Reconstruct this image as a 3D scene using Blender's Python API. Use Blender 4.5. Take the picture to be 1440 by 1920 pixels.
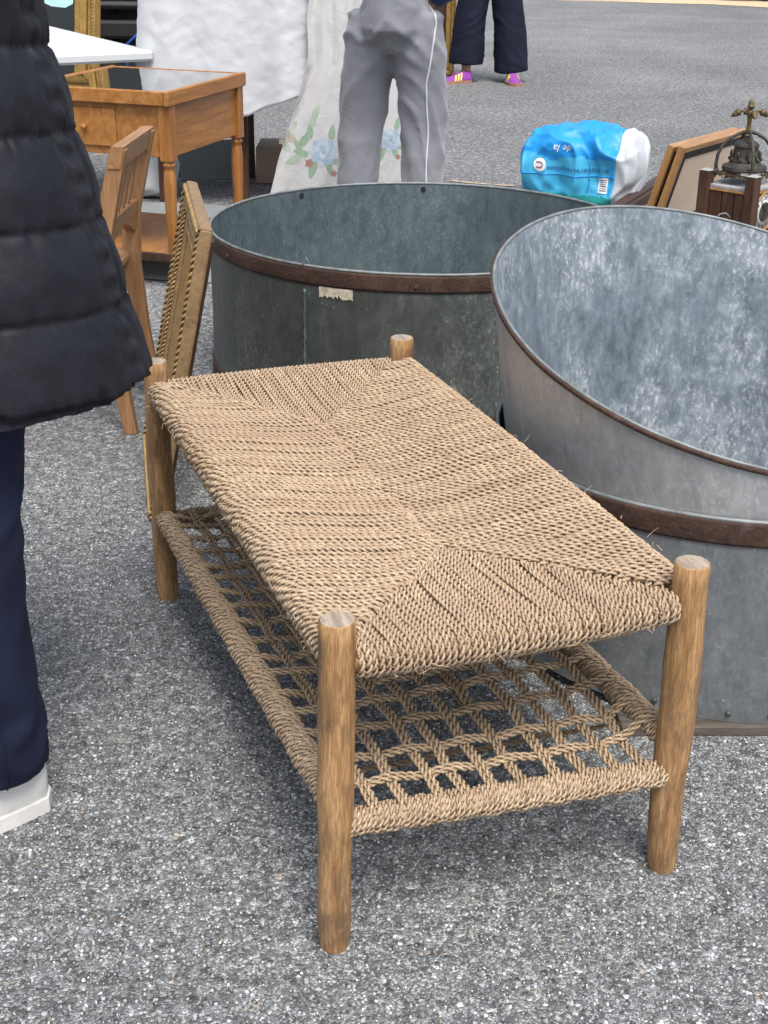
import bpy, math, random
import numpy as np
from mathutils import Vector, Matrix, noise
random.seed(7); rng = np.random.default_rng(7)
PI = math.pi
scene = bpy.context.scene
for o in list(bpy.data.objects): bpy.data.objects.remove(o)
col = scene.collection

# ------------------------------------------------------------------ camera, sky, sun, exposure
CAM_H, PITCH, ROLL = 1.442, 0.4146, 0.013
cd = bpy.data.cameras.new('camera'); cam = bpy.data.objects.new('camera', cd); col.objects.link(cam)
cd.sensor_fit = 'VERTICAL'; cd.sensor_height = 24.0; cd.lens = 24.0*2617/1920
cd.clip_start = 0.05; cd.clip_end = 500
f_ = Vector((0, math.cos(PITCH), -math.sin(PITCH))); r_ = Vector((1, 0, 0)); u_ = r_.cross(f_)
rr = math.cos(ROLL)*r_+math.sin(ROLL)*u_; uu = -math.sin(ROLL)*r_+math.cos(ROLL)*u_
cam.matrix_world = Matrix(((rr.x, uu.x, -f_.x, 0), (rr.y, uu.y, -f_.y, 0), (rr.z, uu.z, -f_.z, CAM_H), (0, 0, 0, 1)))
scene.camera = cam
scene.cycles.max_bounces = 7; scene.cycles.diffuse_bounces = 3; scene.cycles.glossy_bounces = 3; scene.cycles.transmission_bounces = 6; scene.cycles.caustics_reflective = False; scene.cycles.caustics_refractive = False
SUN_EL, SUN_AZ = math.radians(62), math.radians(163)      # azimuth clockwise from +Y: high, behind and a little right of the camera
w = bpy.data.worlds.new('World'); scene.world = w; w.use_nodes = True
wn = w.node_tree.nodes; wl = w.node_tree.links; wn.clear()
sky = wn.new('ShaderNodeTexSky'); sky.sky_type = 'NISHITA'; sky.sun_disc = False
sky.sun_elevation = SUN_EL; sky.sun_rotation = SUN_AZ; sky.dust_density = 3.0; sky.air_density = 1.0; sky.ozone_density = 1.0
hs = wn.new('ShaderNodeHueSaturation'); hs.inputs['Saturation'].default_value = 0.5
bg = wn.new('ShaderNodeBackground'); bg.inputs['Strength'].default_value = 0.105
wo = wn.new('ShaderNodeOutputWorld')
wl.new(sky.outputs[0], hs.inputs['Color']); wl.new(hs.outputs[0], bg.inputs[0]); wl.new(bg.outputs[0], wo.inputs[0])
sd = bpy.data.lights.new('sun', 'SUN'); sd.energy = 1.5; sd.angle = math.radians(26); sd.color = (1.0, 0.96, 0.9)
sun = bpy.data.objects.new('sun', sd); col.objects.link(sun)
sv = Vector((math.sin(SUN_AZ)*math.cos(SUN_EL), math.cos(SUN_AZ)*math.cos(SUN_EL), math.sin(SUN_EL)))
sun.rotation_euler = (-sv).to_track_quat('-Z', 'Y').to_euler(); sun.location = sv*20
vs = scene.view_settings
vs.view_transform = 'Standard'; vs.look = 'None'; vs.gamma = 1; vs.exposure = 1.17; vs.use_curve_mapping = False

# ------------------------------------------------------------------ helpers
def tag(o, label=None, cat=None, group=None, kind=None):
    if label: o['label'] = label
    if cat: o['category'] = cat
    if group: o['group'] = group
    if kind: o['kind'] = kind
    return o
def thing(name, label, cat, loc=(0, 0, 0), rz=0, group=None):
    o = bpy.data.objects.new(name, None); col.objects.link(o); o.empty_display_size = 0.1
    o.location = loc; o.rotation_euler = (0, 0, rz)
    return tag(o, label, cat, group)
def mkmesh(name, V, F, mats, mi=None, smooth=True):
    me = bpy.data.meshes.new(name); me.from_pydata([tuple(v) for v in V], [], F); 
    for m in (mats if isinstance(mats, (list, tuple)) else [mats]): me.materials.append(m)
    if mi is not None: me.polygons.foreach_set('material_index', np.asarray(mi, dtype=np.int32))
    me.polygons.foreach_set('use_smooth', np.full(len(me.polygons), bool(smooth))); me.update()
    return me
def fastmesh(name, V, Q, mat, smooth=True):
    """quads only, numpy in"""
    me = bpy.data.meshes.new(name); V = np.asarray(V, dtype=np.float32); Q = np.asarray(Q, dtype=np.int32)
    me.vertices.add(len(V)); me.vertices.foreach_set('co', V.ravel())
    k = Q.shape[1]; me.loops.add(Q.size); me.loops.foreach_set('vertex_index', Q.ravel())
    me.polygons.add(len(Q)); me.polygons.foreach_set('loop_start', np.arange(0, Q.size, k, dtype=np.int32))
    me.polygons.foreach_set('loop_total', np.full(len(Q), k, dtype=np.int32))
    me.polygons.foreach_set('use_smooth', np.full(len(Q), smooth)); me.update(calc_edges=True)
    me.materials.append(mat); return me
def link(name, me, parent=None):
    o = bpy.data.objects.new(name, me); col.objects.link(o)
    if parent is not None: o.parent = parent
    return o
class MB:
    def __init__(s): s.v = []; s.f = []; s.mi = []; s.cur = 0
    def add(s, V, F):
        b = len(s.v); s.v += [tuple(map(float, p)) for p in V]; s.f += [tuple(int(i)+b for i in q) for q in F]; s.mi += [s.cur]*len(F); return s
    def box(s, c, size, M=None, bev=0.0):
        hx, hy, hz = [q/2 for q in size]; b = min(bev, hx*.9, hy*.9, hz*.9)
        if b <= 0:
            V = [(x, y, z) for x in (-hx, hx) for y in (-hy, hy) for z in (-hz, hz)]
            F = [(0, 1, 3, 2), (4, 6, 7, 5), (0, 4, 5, 1), (2, 3, 7, 6), (0, 2, 6, 4), (1, 5, 7, 3)]
        else:
            V = []; idx = {}
            for sx in (-1, 1):
                for sy in (-1, 1):
                    for sz in (-1, 1):
                        for ax in range(3):
                            p = [sx*(hx-b), sy*(hy-b), sz*(hz-b)]; p[ax] = (sx*hx, sy*hy, sz*hz)[ax]
                            idx[(sx, sy, sz, ax)] = len(V); V.append(tuple(p))
            F = []; S = (-1, 1)
            for ax in range(3):
                o = [a for a in range(3) if a != ax]
                for sg in S:
                    ring = []
                    for a, bb in ((-1, -1), (1, -1), (1, 1), (-1, 1)):
                        k = [0, 0, 0]; k[ax] = sg; k[o[0]] = a; k[o[1]] = bb; ring.append(idx[(*k, ax)])
                    F.append(tuple(ring))
                a1, a2 = o
                for s1 in S:
                    for s2 in S:
                        q = []
                        for e, fx in ((-1, a1), (1, a1), (1, a2), (-1, a2)):
                            k = [0, 0, 0]; k[ax] = e; k[a1] = s1; k[a2] = s2; q.append(idx[(*k, fx)])
                        F.append(tuple(q))
            for sx in S:
                for sy in S:
                    for sz in S: F.append(tuple(idx[(sx, sy, sz, a)] for a in range(3)))
        c = Vector(c); M = M or Matrix.Identity(3)
        s.add([c+M@Vector(p) for p in V], F); return s
    def tube(s, path, rad, n=12, cap=True):
        P = [Vector(p) for p in path]; m = len(P)
        if not hasattr(rad, '__len__'): rad = [rad]*m
        T = [(P[min(i+1, m-1)]-P[max(i-1, 0)]).normalized() for i in range(m)]
        a = Vector((0, 0, 1)) if abs(T[0].z) < .9 else Vector((1, 0, 0)); nv = T[0].cross(a).normalized(); V = []
        for i in range(m):
            nv = (nv-T[i]*nv.dot(T[i])).normalized(); b = T[i].cross(nv)
            r = rad[i]; ra, rb = (r if hasattr(r, '__len__') else (r, r))
            V += [P[i]+ra*math.cos(2*PI*k/n)*nv+rb*math.sin(2*PI*k/n)*b for k in range(n)]
        F = [(i*n+k, i*n+(k+1) % n, (i+1)*n+(k+1) % n, (i+1)*n+k) for i in range(m-1) for k in range(n)]
        if cap: F += [tuple(range(n))[::-1], tuple((m-1)*n+k for k in range(n))]
        return s.add(V, F)
    def lathe(s, prof, n=24, c=(0, 0, 0), M=None, cap=True):
        V = []; c = Vector(c); M = M or Matrix.Identity(3); m = len(prof)
        for r, z in prof: V += [c+M@Vector((r*math.cos(2*PI*k/n), r*math.sin(2*PI*k/n), z)) for k in range(n)]
        F = [(i*n+k, i*n+(k+1) % n, (i+1)*n+(k+1) % n, (i+1)*n+k) for i in range(m-1) for k in range(n)]
        if cap: F += [tuple(range(n))[::-1], tuple((m-1)*n+k for k in range(n))]
        return s.add(V, F)
    def grid(s, fn, nu, nv, closed_u=False):
        V = [fn(i/(nu if closed_u else nu-1), j/(nv-1)) for j in range(nv) for i in range(nu)]
        F = [(j*nu+i, j*nu+(i+1) % nu, (j+1)*nu+(i+1) % nu, (j+1)*nu+i) for j in range(nv-1) for i in range(nu if closed_u else nu-1)]
        return s.add(V, F)
    def ell(s, c, r, M=None, n=16, m=10):
        pr = [(max(1e-4, math.sin(PI*i/m)), -math.cos(PI*i/m)) for i in range(m+1)]
        M = M or Matrix.Identity(3); D = Matrix.Diagonal(Vector(r)); return s.lathe(pr, n, c, M@D)
    def build(s, name, mats, parent=None, smooth=False):
        return link(name, mkmesh(name, s.v, s.f, mats, s.mi, smooth), parent)
_tmp_scene = bpy.data.scenes.new('tmp_eval')
def evaluated(o):
    _tmp_scene.collection.objects.link(o)
    with bpy.context.temp_override(scene=_tmp_scene, view_layer=_tmp_scene.view_layers[0]):
        dg = bpy.context.evaluated_depsgraph_get(); dg.update()
        out = bpy.data.meshes.new_from_object(o.evaluated_get(dg))
    bpy.data.objects.remove(o); return out
def remesh(mb, voxel, smooth=4):
    me = mkmesh('tmp', mb.v, mb.f, [], None, True); o = bpy.data.objects.new('tmp', me)
    m = o.modifiers.new('r', 'REMESH'); m.mode = 'VOXEL'; m.voxel_size = voxel; m.use_smooth_shade = True
    if smooth: k = o.modifiers.new('s', 'SMOOTH'); k.iterations = smooth; k.factor = 0.5
    out = evaluated(o); bpy.data.meshes.remove(me)
    out.materials.clear(); return out
def displace(me, fn):
    n = len(me.vertices); co = np.zeros(n*3, np.float32); me.vertices.foreach_get('co', co); no = np.zeros(n*3, np.float32); me.vertex_normals.foreach_get('vector', no)
    co = co.reshape(-1, 3); no = no.reshape(-1, 3); d = np.array([fn(Vector(c), None) for c in co.tolist()], np.float32)
    me.vertices.foreach_set('co', (co+no*d[:, None]).ravel()); me.polygons.foreach_set('use_smooth', np.full(len(me.polygons), True)); me.update()
def text_mesh(name, body, size, depth, mat, parent=None, align='CENTER', shear=0.0):
    cu = bpy.data.curves.new(name, 'FONT'); cu.body = body; cu.size = size; cu.extrude = depth; cu.align_x = align; cu.align_y = 'CENTER'; cu.shear = shear
    cu.resolution_u = 2
    t = bpy.data.objects.new(name, cu); me = evaluated(t); me.materials.clear(); me.materials.append(mat)
    return link(name, me, parent)
def nz(x, y, z=0): return noise.noise(Vector((x, y, z)))
def lerp(a, b, t): return a+(b-a)*t
def smooth01(t): t = max(0., min(1., t)); return t*t*(3-2*t)
def rot(ax, a): return Matrix.Rotation(a, 3, ax)

# ------------------------------------------------------------------ materials
class NT:
    def __init__(s, name):
        s.m = bpy.data.materials.new(name); s.m.use_nodes = True; s.t = s.m.node_tree; s.n = s.t.nodes
        s.b = s.n['Principled BSDF']; s.tc = s.n.new('ShaderNodeTexCoord')
    def lk(s, a, b): s.t.links.new(a, b)
    def mapping(s, scale=(1, 1, 1), loc=(0, 0, 0), src='Object'):
        k = s.n.new('ShaderNodeMapping'); k.inputs['Scale'].default_value = scale; k.inputs['Location'].default_value = loc
        s.lk(s.tc.outputs[src], k.inputs[0]); return k.outputs[0]
    def shift(s, vec, k=3.7):
        oi = s.n.new('ShaderNodeObjectInfo'); m = s.n.new('ShaderNodeVectorMath'); m.operation = 'MULTIPLY_ADD'
        s.lk(oi.outputs['Location'], m.inputs[0]); m.inputs[1].default_value = (k, k, k); s.lk(vec, m.inputs[2]); return m.outputs[0]
    def noise(s, vec, scale, detail=4, rough=0.55, dist=0.0):
        k = s.n.new('ShaderNodeTexNoise'); k.inputs['Scale'].default_value = scale; k.inputs['Detail'].default_value = detail
        k.inputs['Roughness'].default_value = rough; k.inputs['Distortion'].default_value = dist
        s.lk(vec, k.inputs['Vector']); return k.outputs['Fac']
    def voro(s, vec, scale, feature='F1', out='Distance', rnd=1.0):
        k = s.n.new('ShaderNodeTexVoronoi'); k.feature = feature; k.inputs['Scale'].default_value = scale; k.inputs['Randomness'].default_value = rnd
        s.lk(vec, k.inputs['Vector']); return k.outputs[out]
    def ramp(s, fac, stops, interp='LINEAR'):
        k = s.n.new('ShaderNodeValToRGB'); k.color_ramp.interpolation = interp; e = k.color_ramp.elements
        while len(e) < len(stops): e.new(0.5)
        for q, (p, c) in zip(e, stops):
            q.position = p; q.color = (c, c, c, 1) if not hasattr(c, '__len__') else (*c, 1)
        s.lk(fac, k.inputs[0]); return k.outputs[0]
    def mix(s, fac, a, b, mode='MIX'):
        k = s.n.new('ShaderNodeMix'); k.data_type = 'RGBA'; k.blend_type = mode
        for i, x in ((0, fac), (6, a), (7, b)):
            if hasattr(x, 'is_linked') or hasattr(x, 'node'): s.lk(x, k.inputs[i])
            elif i == 0: k.inputs[0].default_value = x
            else: k.inputs[i].default_value = (*x, 1) if hasattr(x, '__len__') else (x, x, x, 1)
        return k.outputs[2]
    def math(s, op, a, b=0.0):
        k = s.n.new('ShaderNodeMath'); k.operation = op
        for i, x in ((0, a), (1, b)):
            if hasattr(x, 'node'): s.lk(x, k.inputs[i])
            else: k.inputs[i].default_value = x
        return k.outputs[0]
    def rand(s): k = s.n.new('ShaderNodeObjectInfo'); return k.outputs['Random']
    def set(s, color=None, rough=None, metal=None, spec=None):
        for k, x in (('Base Color', color), ('Roughness', rough), ('Metallic', metal), ('Specular IOR Level', spec)):
            if x is None: continue
            if hasattr(x, 'node'): s.lk(x, s.b.inputs[k])
            else: s.b.inputs[k].default_value = (*x, 1) if hasattr(x, '__len__') else x
        return s
    def bump(s, h, strength=0.3, dist=0.01):
        k = s.n.new('ShaderNodeBump'); k.inputs['Strength'].default_value = strength; k.inputs['Distance'].default_value = dist
        s.lk(h, k.inputs['Height']); s.lk(k.outputs[0], s.b.inputs['Normal']); return s

def m_plain(name, c, rough=0.5, metal=0.0, var=0.25, scale=20, bump=0.1, bscale=80, spec=0.5):
    t = NT(name); v = t.mapping(); n1 = t.noise(v, scale, 5)
    lo = tuple(x*(1-var) for x in c); hi = tuple(min(1, x*(1+var)) for x in c)
    t.set(t.ramp(n1, [(.25, lo), (.75, hi)]), t.ramp(t.noise(v, scale*2, 3), [(.3, max(0, rough-.1)), (.7, min(1, rough+.1))]), metal, spec)
    if bump: t.bump(t.noise(v, bscale, 4), bump, .005)
    return t.m
def m_wood(name, c0, c1, c2, axis='z', rough=.5, grain=1.0, stain=0.0, scol=(.06, .05, .045), rings=0.35):
    t = NT(name); sc = {'x': (1.2, 14, 14), 'y': (14, 1.2, 14), 'z': (14, 14, 1.2)}[axis]
    v = t.shift(t.mapping(tuple(q*grain for q in sc))); n1 = t.noise(v, 3.0, 6, .6, .6)
    v2 = t.mapping(tuple(q*grain*5 for q in sc)); n2 = t.noise(v2, 3, 3, .6)
    c = t.ramp(n1, [(.28, c0), (.5, c1), (.72, c2)])
    c = t.mix(t.math('MULTIPLY', n2, .5), c, c0, 'MULTIPLY') if False else t.mix(t.ramp(n2, [(.35, rings), (.6, 0.0)]), c, tuple(q*.6 for q in c0))
    if stain:
        vv = t.shift(t.mapping((1.6, 1.6, .7))); s1 = t.noise(vv, 8, 7, .75, .2)
        c = t.mix(t.ramp(s1, [(.62-stain*.18, 0.0), (.72-stain*.1, .8)]), c, scol)
    t.set(c, t.ramp(n1, [(.3, rough-.08), (.7, rough+.1)]), 0, .35); t.bump(t.mix(.5, n1, n2), .18, .004); return t.m
def m_cloth(name, c, rough=.9, var=.12, weave=900, fold=.4, fscale=14, sheen=0.15, crease=False):
    t = NT(name); v = t.mapping(); n1 = t.noise(v, 6, 5); n2 = t.noise(v, weave, 2)
    base = t.ramp(n1, [(.3, tuple(x*(1-var) for x in c)), (.7, tuple(min(1, x*(1+var)) for x in c))])
    base = t.mix(.22, base, t.ramp(n2, [(.3, .5), (.7, 1.0)]), 'MULTIPLY')
    t.set(base, rough, 0, .25)
    if 'Sheen Weight' in t.b.inputs: t.b.inputs['Sheen Weight'].default_value = sheen
    f1 = t.noise(v, fscale, 3, .5, 1.2)
    if crease:
        c1 = t.ramp(t.noise(v, 7, 3, .5, 1.6), [(.45, 0.0), (.5, 1.0), (.55, 0.0)]); c2 = t.ramp(t.noise(t.mapping(loc=(5, 3, 1)), 15, 3, .5, 1.2), [(.46, 0.0), (.5, 1.0), (.54, 0.0)]); f1 = t.mix(.5, f1, t.mix(.4, c1, c2))
    t.bump(t.mix(.12, f1, n2), fold*.5, .02); return t.m
def m_zinc(name, dark, mid, light, spots=.5, metal=.35, rough=.5, seed=0.0, green=None, lo=.3, hi=.7, sw=.45, ms=30):
    t = NT(name); v = t.mapping(loc=(seed, seed*.7, 0)); vs_ = t.mapping((9, 9, 1.1), (seed, 0, 0)); vm = t.mapping((1, 1, .6), (seed, 2, 1))
    big = t.noise(vm, 3.2, 6, .62, .3); streak = t.noise(vs_, 2.2, 5, .65); fine = t.noise(v, 55, 5, .7); mid_n = t.noise(vm, ms, 6, .75, .25)
    c = t.ramp(t.mix(.6, big, mid_n), [(lo, dark), (.5, mid), (hi, light)])
    c = t.mix(t.ramp(streak, [(.5, 0.0), (.75, sw)]), c, light)
    c = t.mix(t.ramp(streak, [(.22, sw), (.42, 0.0)]), c, dark)
    pat = t.math('MULTIPLY', t.ramp(t.noise(vm, 120, 4, .75, .2), [(.52, 0.0), (.68, 1.0)]), t.ramp(big, [(.42, 0.0), (.6, spots)]))
    c = t.mix(pat, c, tuple(min(.8, q*1.9) for q in light))
    sp = t.voro(v, 48); c = t.mix(t.math('MULTIPLY', t.ramp(sp, [(.05, .85), (.10, 0.0)]), t.ramp(mid_n, [(.5, 0.0), (.58, 1.0)])), c, (.62, .66, .68))
    if green: c = t.mix(t.ramp(t.noise(v, 1.6, 3), [(.45, 0.0), (.65, .5)]), c, green)
    t.set(c, t.ramp(mid_n, [(.3, rough-.12), (.7, rough+.15)]), metal, .4); t.bump(t.mix(.6, fine, mid_n), .22, .004); return t.m
def m_rust(name, dark=(.028, .018, .015), mid=(.06, .034, .025), light=(.115, .068, .047)):
    t = NT(name); v = t.mapping(); n1 = t.noise(v, 16, 7, .7, .5); n2 = t.noise(v, 120, 4, .7)
    c = t.ramp(t.mix(.45, n1, n2), [(.32, dark), (.5, mid), (.68, light)])
    c = t.mix(t.ramp(t.noise(v, 9, 3), [(.62, 0.0), (.78, .5)]), c, (.22, .2, .19))
    t.set(c, .75, .15, .3); t.bump(n2, .5, .004); return t.m

def m_rope():
    t = NT('seagrass_rope'); v = t.mapping(); r = t.rand()
    n1 = t.noise(v, 70, 5, .65); n2 = t.noise(v, 260, 3, .6); n3 = t.noise(v, 5, 3)
    c = t.ramp(t.mix(.45, n1, n2), [(.3, (.2, .13, .08)), (.45, (.385, .28, .185)), (.6, (.54, .42, .29)), (.75, (.70, .585, .43))])
    c = t.mix(t.ramp(r, [(0, .0), (.45, .05), (.75, .3), (1, .6)]), c, (.34, .232, .155))
    c = t.mix(t.ramp(n3, [(.42, 0.0), (.68, .5)]), c, (.37, .26, .175))
    t.set(c, .62, 0, .35); t.bump(t.mix(.6, n1, n2), .5, .0025); return t.m
def m_rope_dark():
    t = NT('seagrass_rope_shelf'); v = t.mapping(); r = t.rand()
    n1 = t.noise(v, 70, 5, .65); n2 = t.noise(v, 260, 3, .6)
    c = t.ramp(t.mix(.45, n1, n2), [(.3, (.24, .165, .1)), (.48, (.42, .31, .2)), (.64, (.55, .42, .28)), (.78, (.66, .53, .37))])
    c = t.mix(t.ramp(r, [(0, .0), (.5, .1), (1, .45)]), c, (.24, .165, .105))
    t.set(c, .65, 0, .3); t.bump(t.mix(.6, n1, n2), .5, .0025); return t.m
def m_ground():
    t = NT('asphalt_exposed_stone'); v = t.mapping()
    s1 = t.voro(v, 118, out='Color'); d1 = t.voro(v, 118, 'DISTANCE_TO_EDGE'); s2 = t.voro(v, 260, out='Color'); d2 = t.voro(v, 260, 'DISTANCE_TO_EDGE')
    sep = t.n.new('ShaderNodeSeparateColor'); t.lk(s1, sep.inputs[0]); sep2 = t.n.new('ShaderNodeSeparateColor'); t.lk(s2, sep2.inputs[0])
    g = [(0, .12), (.3, .2), (.55, .29), (.75, .39), (.9, .52), (1, .7)]
    c1 = t.ramp(sep.outputs[0], g); c2 = t.ramp(sep2.outputs[1], g)
    c = t.mix(t.ramp(sep.outputs[2], [(.45, 0.0), (.5, 1.0)]), c1, c2)
    edge = t.mix(t.ramp(sep.outputs[2], [(.45, 0.0), (.5, 1.0)]), t.ramp(d1, [(0.0, 1.0), (.10, 0.0)]), t.ramp(d2, [(0, .9), (.10, 0.0)]))
    c = t.mix(edge, c, (.11, .112, .116))
    tint = t.ramp(sep.outputs[1], [(0, (.95, .99, 1.03)), (.9, (.98, 1.0, 1.01)), (.96, (1.1, .98, .85)), (1, (1.12, .97, .8))]); c = t.mix(.8, c, tint, 'MULTIPLY')
    big = t.noise(v, 1.1, 5, .6); c = t.mix(.8, c, t.ramp(big, [(.3, .72), (.7, 1.05)]), 'MULTIPLY')
    gr = t.noise(v, 30, 5, .85); c = t.mix(.95, c, t.ramp(gr, [(.3, .3), (.5, .95), (.7, 1.9)]), 'MULTIPLY')
    pch = t.noise(v, .35, 4, .6, .4); c = t.mix(.8, c, t.ramp(pch, [(.35, .8), (.65, 1.12)]), 'MULTIPLY')
    st = t.noise(v, 2.3, 6, .7, .6); c = t.mix(t.ramp(st, [(.6, 0.0), (.72, .35)]), c, (.1, .1, .1))
    t.set(c, .85, 0, .3); t.bump(t.math('ADD', d1, t.math('MULTIPLY', d2, .6)), .9, .01); return t.m
def m_stone():
    t = NT('stone_chip'); k = t.n.new('ShaderNodeVertexColor'); k.layer_name = 'chip'; v = t.mapping(); n = t.noise(v, 420, 4, .7)
    c = t.mix(.55, k.outputs[0], t.ramp(n, [(.3, .55), (.7, 1.25)]), 'MULTIPLY'); t.set(c, .72, 0, .4); t.bump(n, .4, .002); return t.m
def m_gilt(name='gilt', c=(.42, .25, .07), metal=.55, rough=.42):
    t = NT(name); v = t.mapping(); n1 = t.noise(v, 22, 6, .7); n2 = t.noise(v, 160, 3, .7)
    col_ = t.ramp(t.mix(.4, n1, n2), [(.3, tuple(q*.35 for q in c)), (.5, c), (.72, tuple(min(1, q*1.5) for q in c))])
    t.set(col_, rough, metal, .5); t.bump(n2, .3, .003); return t.m
def m_glass(name):
    t = NT(name); tr = t.n.new('ShaderNodeBsdfTransparent'); gl = t.n.new('ShaderNodeBsdfGlossy'); gl.inputs['Roughness'].default_value = .03; fr = t.n.new('ShaderNodeFresnel'); fr.inputs[0].default_value = 1.28
    mx = t.n.new('ShaderNodeMixShader'); t.lk(fr.outputs[0], mx.inputs[0]); t.lk(tr.outputs[0], mx.inputs[1]); t.lk(gl.outputs[0], mx.inputs[2]); t.lk(mx.outputs[0], t.n['Material Output'].inputs[0]); return t.m
M = {}
M['ground'] = m_ground(); M['stone'] = m_stone(); M['rope'] = m_rope(); M['rope_shelf'] = m_rope_dark()
M['leg'] = m_wood('eucalyptus_leg', (.21, .11, .045), (.40, .225, .098), (.54, .345, .175), 'z', .55, 1.8, .8, (.105, .068, .042), .6)
M['legend'] = m_wood('leg_end_grain', (.2, .155, .115), (.34, .27, .205), (.48, .41, .34), 'y', .7, 2.2, .6, (.13, .12, .11))
M['zinc_dark'] = m_zinc('zinc_dark', (.048, .055, .051), (.085, .094, .089), (.16, .172, .163), spots=.7, seed=1.0, lo=.3, hi=.72)
M['zinc_dark_in'] = m_zinc('zinc_dark_inside', (.06, .082, .09), (.1, .134, .147), (.175, .215, .222), spots=.35, seed=5.0, green=(.15, .18, .165), lo=.3, hi=.72)
M['zinc'] = m_zinc('zinc_grey', (.24, .25, .255), (.36, .37, .375), (.5, .51, .515), spots=.35, seed=9.0, lo=.28, hi=.75)
M['zinc_in'] = m_zinc('zinc_bright_inside', (.125, .155, .185), (.225, .268, .31), (.43, .48, .51), spots=.9, seed=14.0, lo=.365, hi=.64, sw=.25, ms=30)
M['zinc_low'] = m_zinc('zinc_low', (.1, .11, .117), (.16, .173, .18), (.25, .265, .275), spots=.3, seed=19.0, lo=.3, hi=.72)
M['rust'] = m_rust('rusty_iron'); M['rim'] = m_plain('worn_rim', (.2, .215, .22), .55, .3, .4, 30, .2)
M['steel'] = m_plain('dull_steel', (.2, .21, .215), .45, .6, .3, 60)
M['paper'] = m_plain('old_paper', (.52, .47, .36), .9, 0, .35, 60, .3)
M['coat'] = NT('coat_nylon').set((.012, .013, .019), .42, 0, .45).m
_t = NT('coat_nylon_quilted'); _v = _t.mapping(); _n = _t.noise(_v, 16, 4, .6, 1.0); _n2 = _t.noise(_v, 55, 4, .6, .8)
_t.set(_t.ramp(_n, [(.3, (.006, .0066, .0105)), (.7, (.012, .013, .019))]), _t.ramp(_n2, [(.3, .5), (.7, .7)]), 0, .25).bump(_t.mix(.4, _n, _n2), .25, .008); M['coat'] = _t.m
M['denim'] = m_cloth('dark_denim', (.010, .014, .038), .9, .4, 1200, .5, 11, 0.0)
M['navy'] = m_cloth('navy_trouser_cloth', (.009, .011, .026), .85, .2, 900, .5, 9, 0.0)
M['sweat'] = m_cloth('grey_marl_jersey', (.215, .22, .245), .95, .1, 420, .7, 9, .3)
M['whitecloth'] = m_cloth('white_cotton', (.57, .58, .6), .9, .03, 1000, .22, 13, .1, True)
M['sheet'] = m_cloth('white_sheet', (.56, .55, .55), .9, .04, 1000, .3, 9, .1, True)
M['skin'] = m_plain('skin', (.5, .3, .21), .5, 0, .08, 30, .05); M['hair'] = m_plain('hair', (.03, .02, .014), .5, 0, .4, 90, .3)
M['white'] = m_plain('white_leather', (.68, .68, .67), .55, 0, .06, 25, .1); M['whiteplastic'] = m_plain('white_plastic', (.56, .58, .59), .5, 0, .04, 9, .1)
M['sole'] = m_plain('white_rubber', (.62, .61, .59), .7, 0, .1, 30, .1); M['gum'] = m_plain('gum_rubber', (.3, .16, .1), .7, 0, .15, 40, .1)
M['purple'] = m_plain('purple_suede', (.24, .045, .3), .9, 0, .2, 60, .2, 500); M['yellow'] = m_plain('yellow_leather', (.8, .75, .03), .6, 0, .06, 30, .05)
M['navy_jersey'] = m_cloth('navy_jersey', (.012, .022, .09), .9, .2, 700, .4, 12)
M['gilt'] = m_gilt(); M['gilt_pale'] = m_gilt('gilt_worn', (.27, .175, .085), .2, .55); M['gilt_bright'] = m_gilt('gilt_bright', (.4, .26, .11), .5, .4)
M['wood_honey'] = m_wood('cherry_veneer', (.24, .092, .022), (.36, .155, .04), (.46, .22, .07), 'x', .38, .8)
M['wood_honey_z'] = m_wood('cherry_turned', (.22, .082, .02), (.33, .138, .037), (.42, .195, .062), 'z', .36, .8)
M['wood_chair'] = m_wood('chair_beech', (.2, .095, .04), (.3, .155, .07), (.38, .215, .105), 'z', .5, .9)
M['wood_chair_y'] = m_wood('chair_beech_rail', (.24, .115, .05), (.34, .18, .083), (.43, .25, .125), 'y', .5, .9)
M['wood_dark'] = m_wood('dark_walnut', (.028, .013, .008), (.05, .024, .015), (.085, .042, .026), 'x', .45, .8)
M['wood_darkz'] = m_wood('dark_walnut_post', (.035, .016, .01), (.07, .032, .019), (.11, .055, .033), 'z', .45, .8)
M['wood_frame'] = m_wood('oak_frame', (.25, .12, .04), (.37, .19, .07), (.46, .255, .105), 'z', .45, .8)
M['wood_framex'] = m_wood('oak_frame_rail', (.3, .15, .06), (.42, .23, .1), (.52, .31, .15), 'x', .4, .8)
M['plank'] = m_wood('weathered_plank', (.05, .042, .035), (.095, .08, .066), (.15, .13, .11), 'x', .85, 1.0)
M['blackpaint'] = m_plain('black_gloss', (.008, .008, .009), .3, 0, .2, 8, 0); M['blackplastic'] = m_plain('black_plastic', (.014, .014, .015), .55, 0, .2, 20, .1, 200)
M['tyre'] = m_plain('tyre_rubber', (.012, .012, .012), .85, 0, .2, 30, .2); M['alloy'] = m_plain('alloy', (.35, .36, .37), .35, .8, .1, 20, 0)
M['redlamp'] = m_plain('red_lamp', (.3, .01, .01), .15, 0, .05, 10, 0); M['glassdark'] = m_plain('dark_glass', (.012, .014, .016), .05, 0, .05, 5, 0)
M['bronze'] = m_plain('dusty_bronze', (.06, .054, .044), .6, .45, .5, 45, .6, 120); M['brass'] = m_gilt('old_brass', (.12, .085, .04), .5, .5)
M['dust'] = m_plain('dusty_board', (.3, .31, .31), .9, 0, .25, 40, .3); M['beige'] = m_plain('beige_mount', (.6, .47, .36), .85, 0, .08, 5, .05)
M['black'] = m_plain('black_mount', (.009, .009, .009), .7, 0, .1, 20, .05); M['dial'] = m_plain('enamel_dial', (.55, .56, .54), .3, 0, .08, 15, 0)
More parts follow.
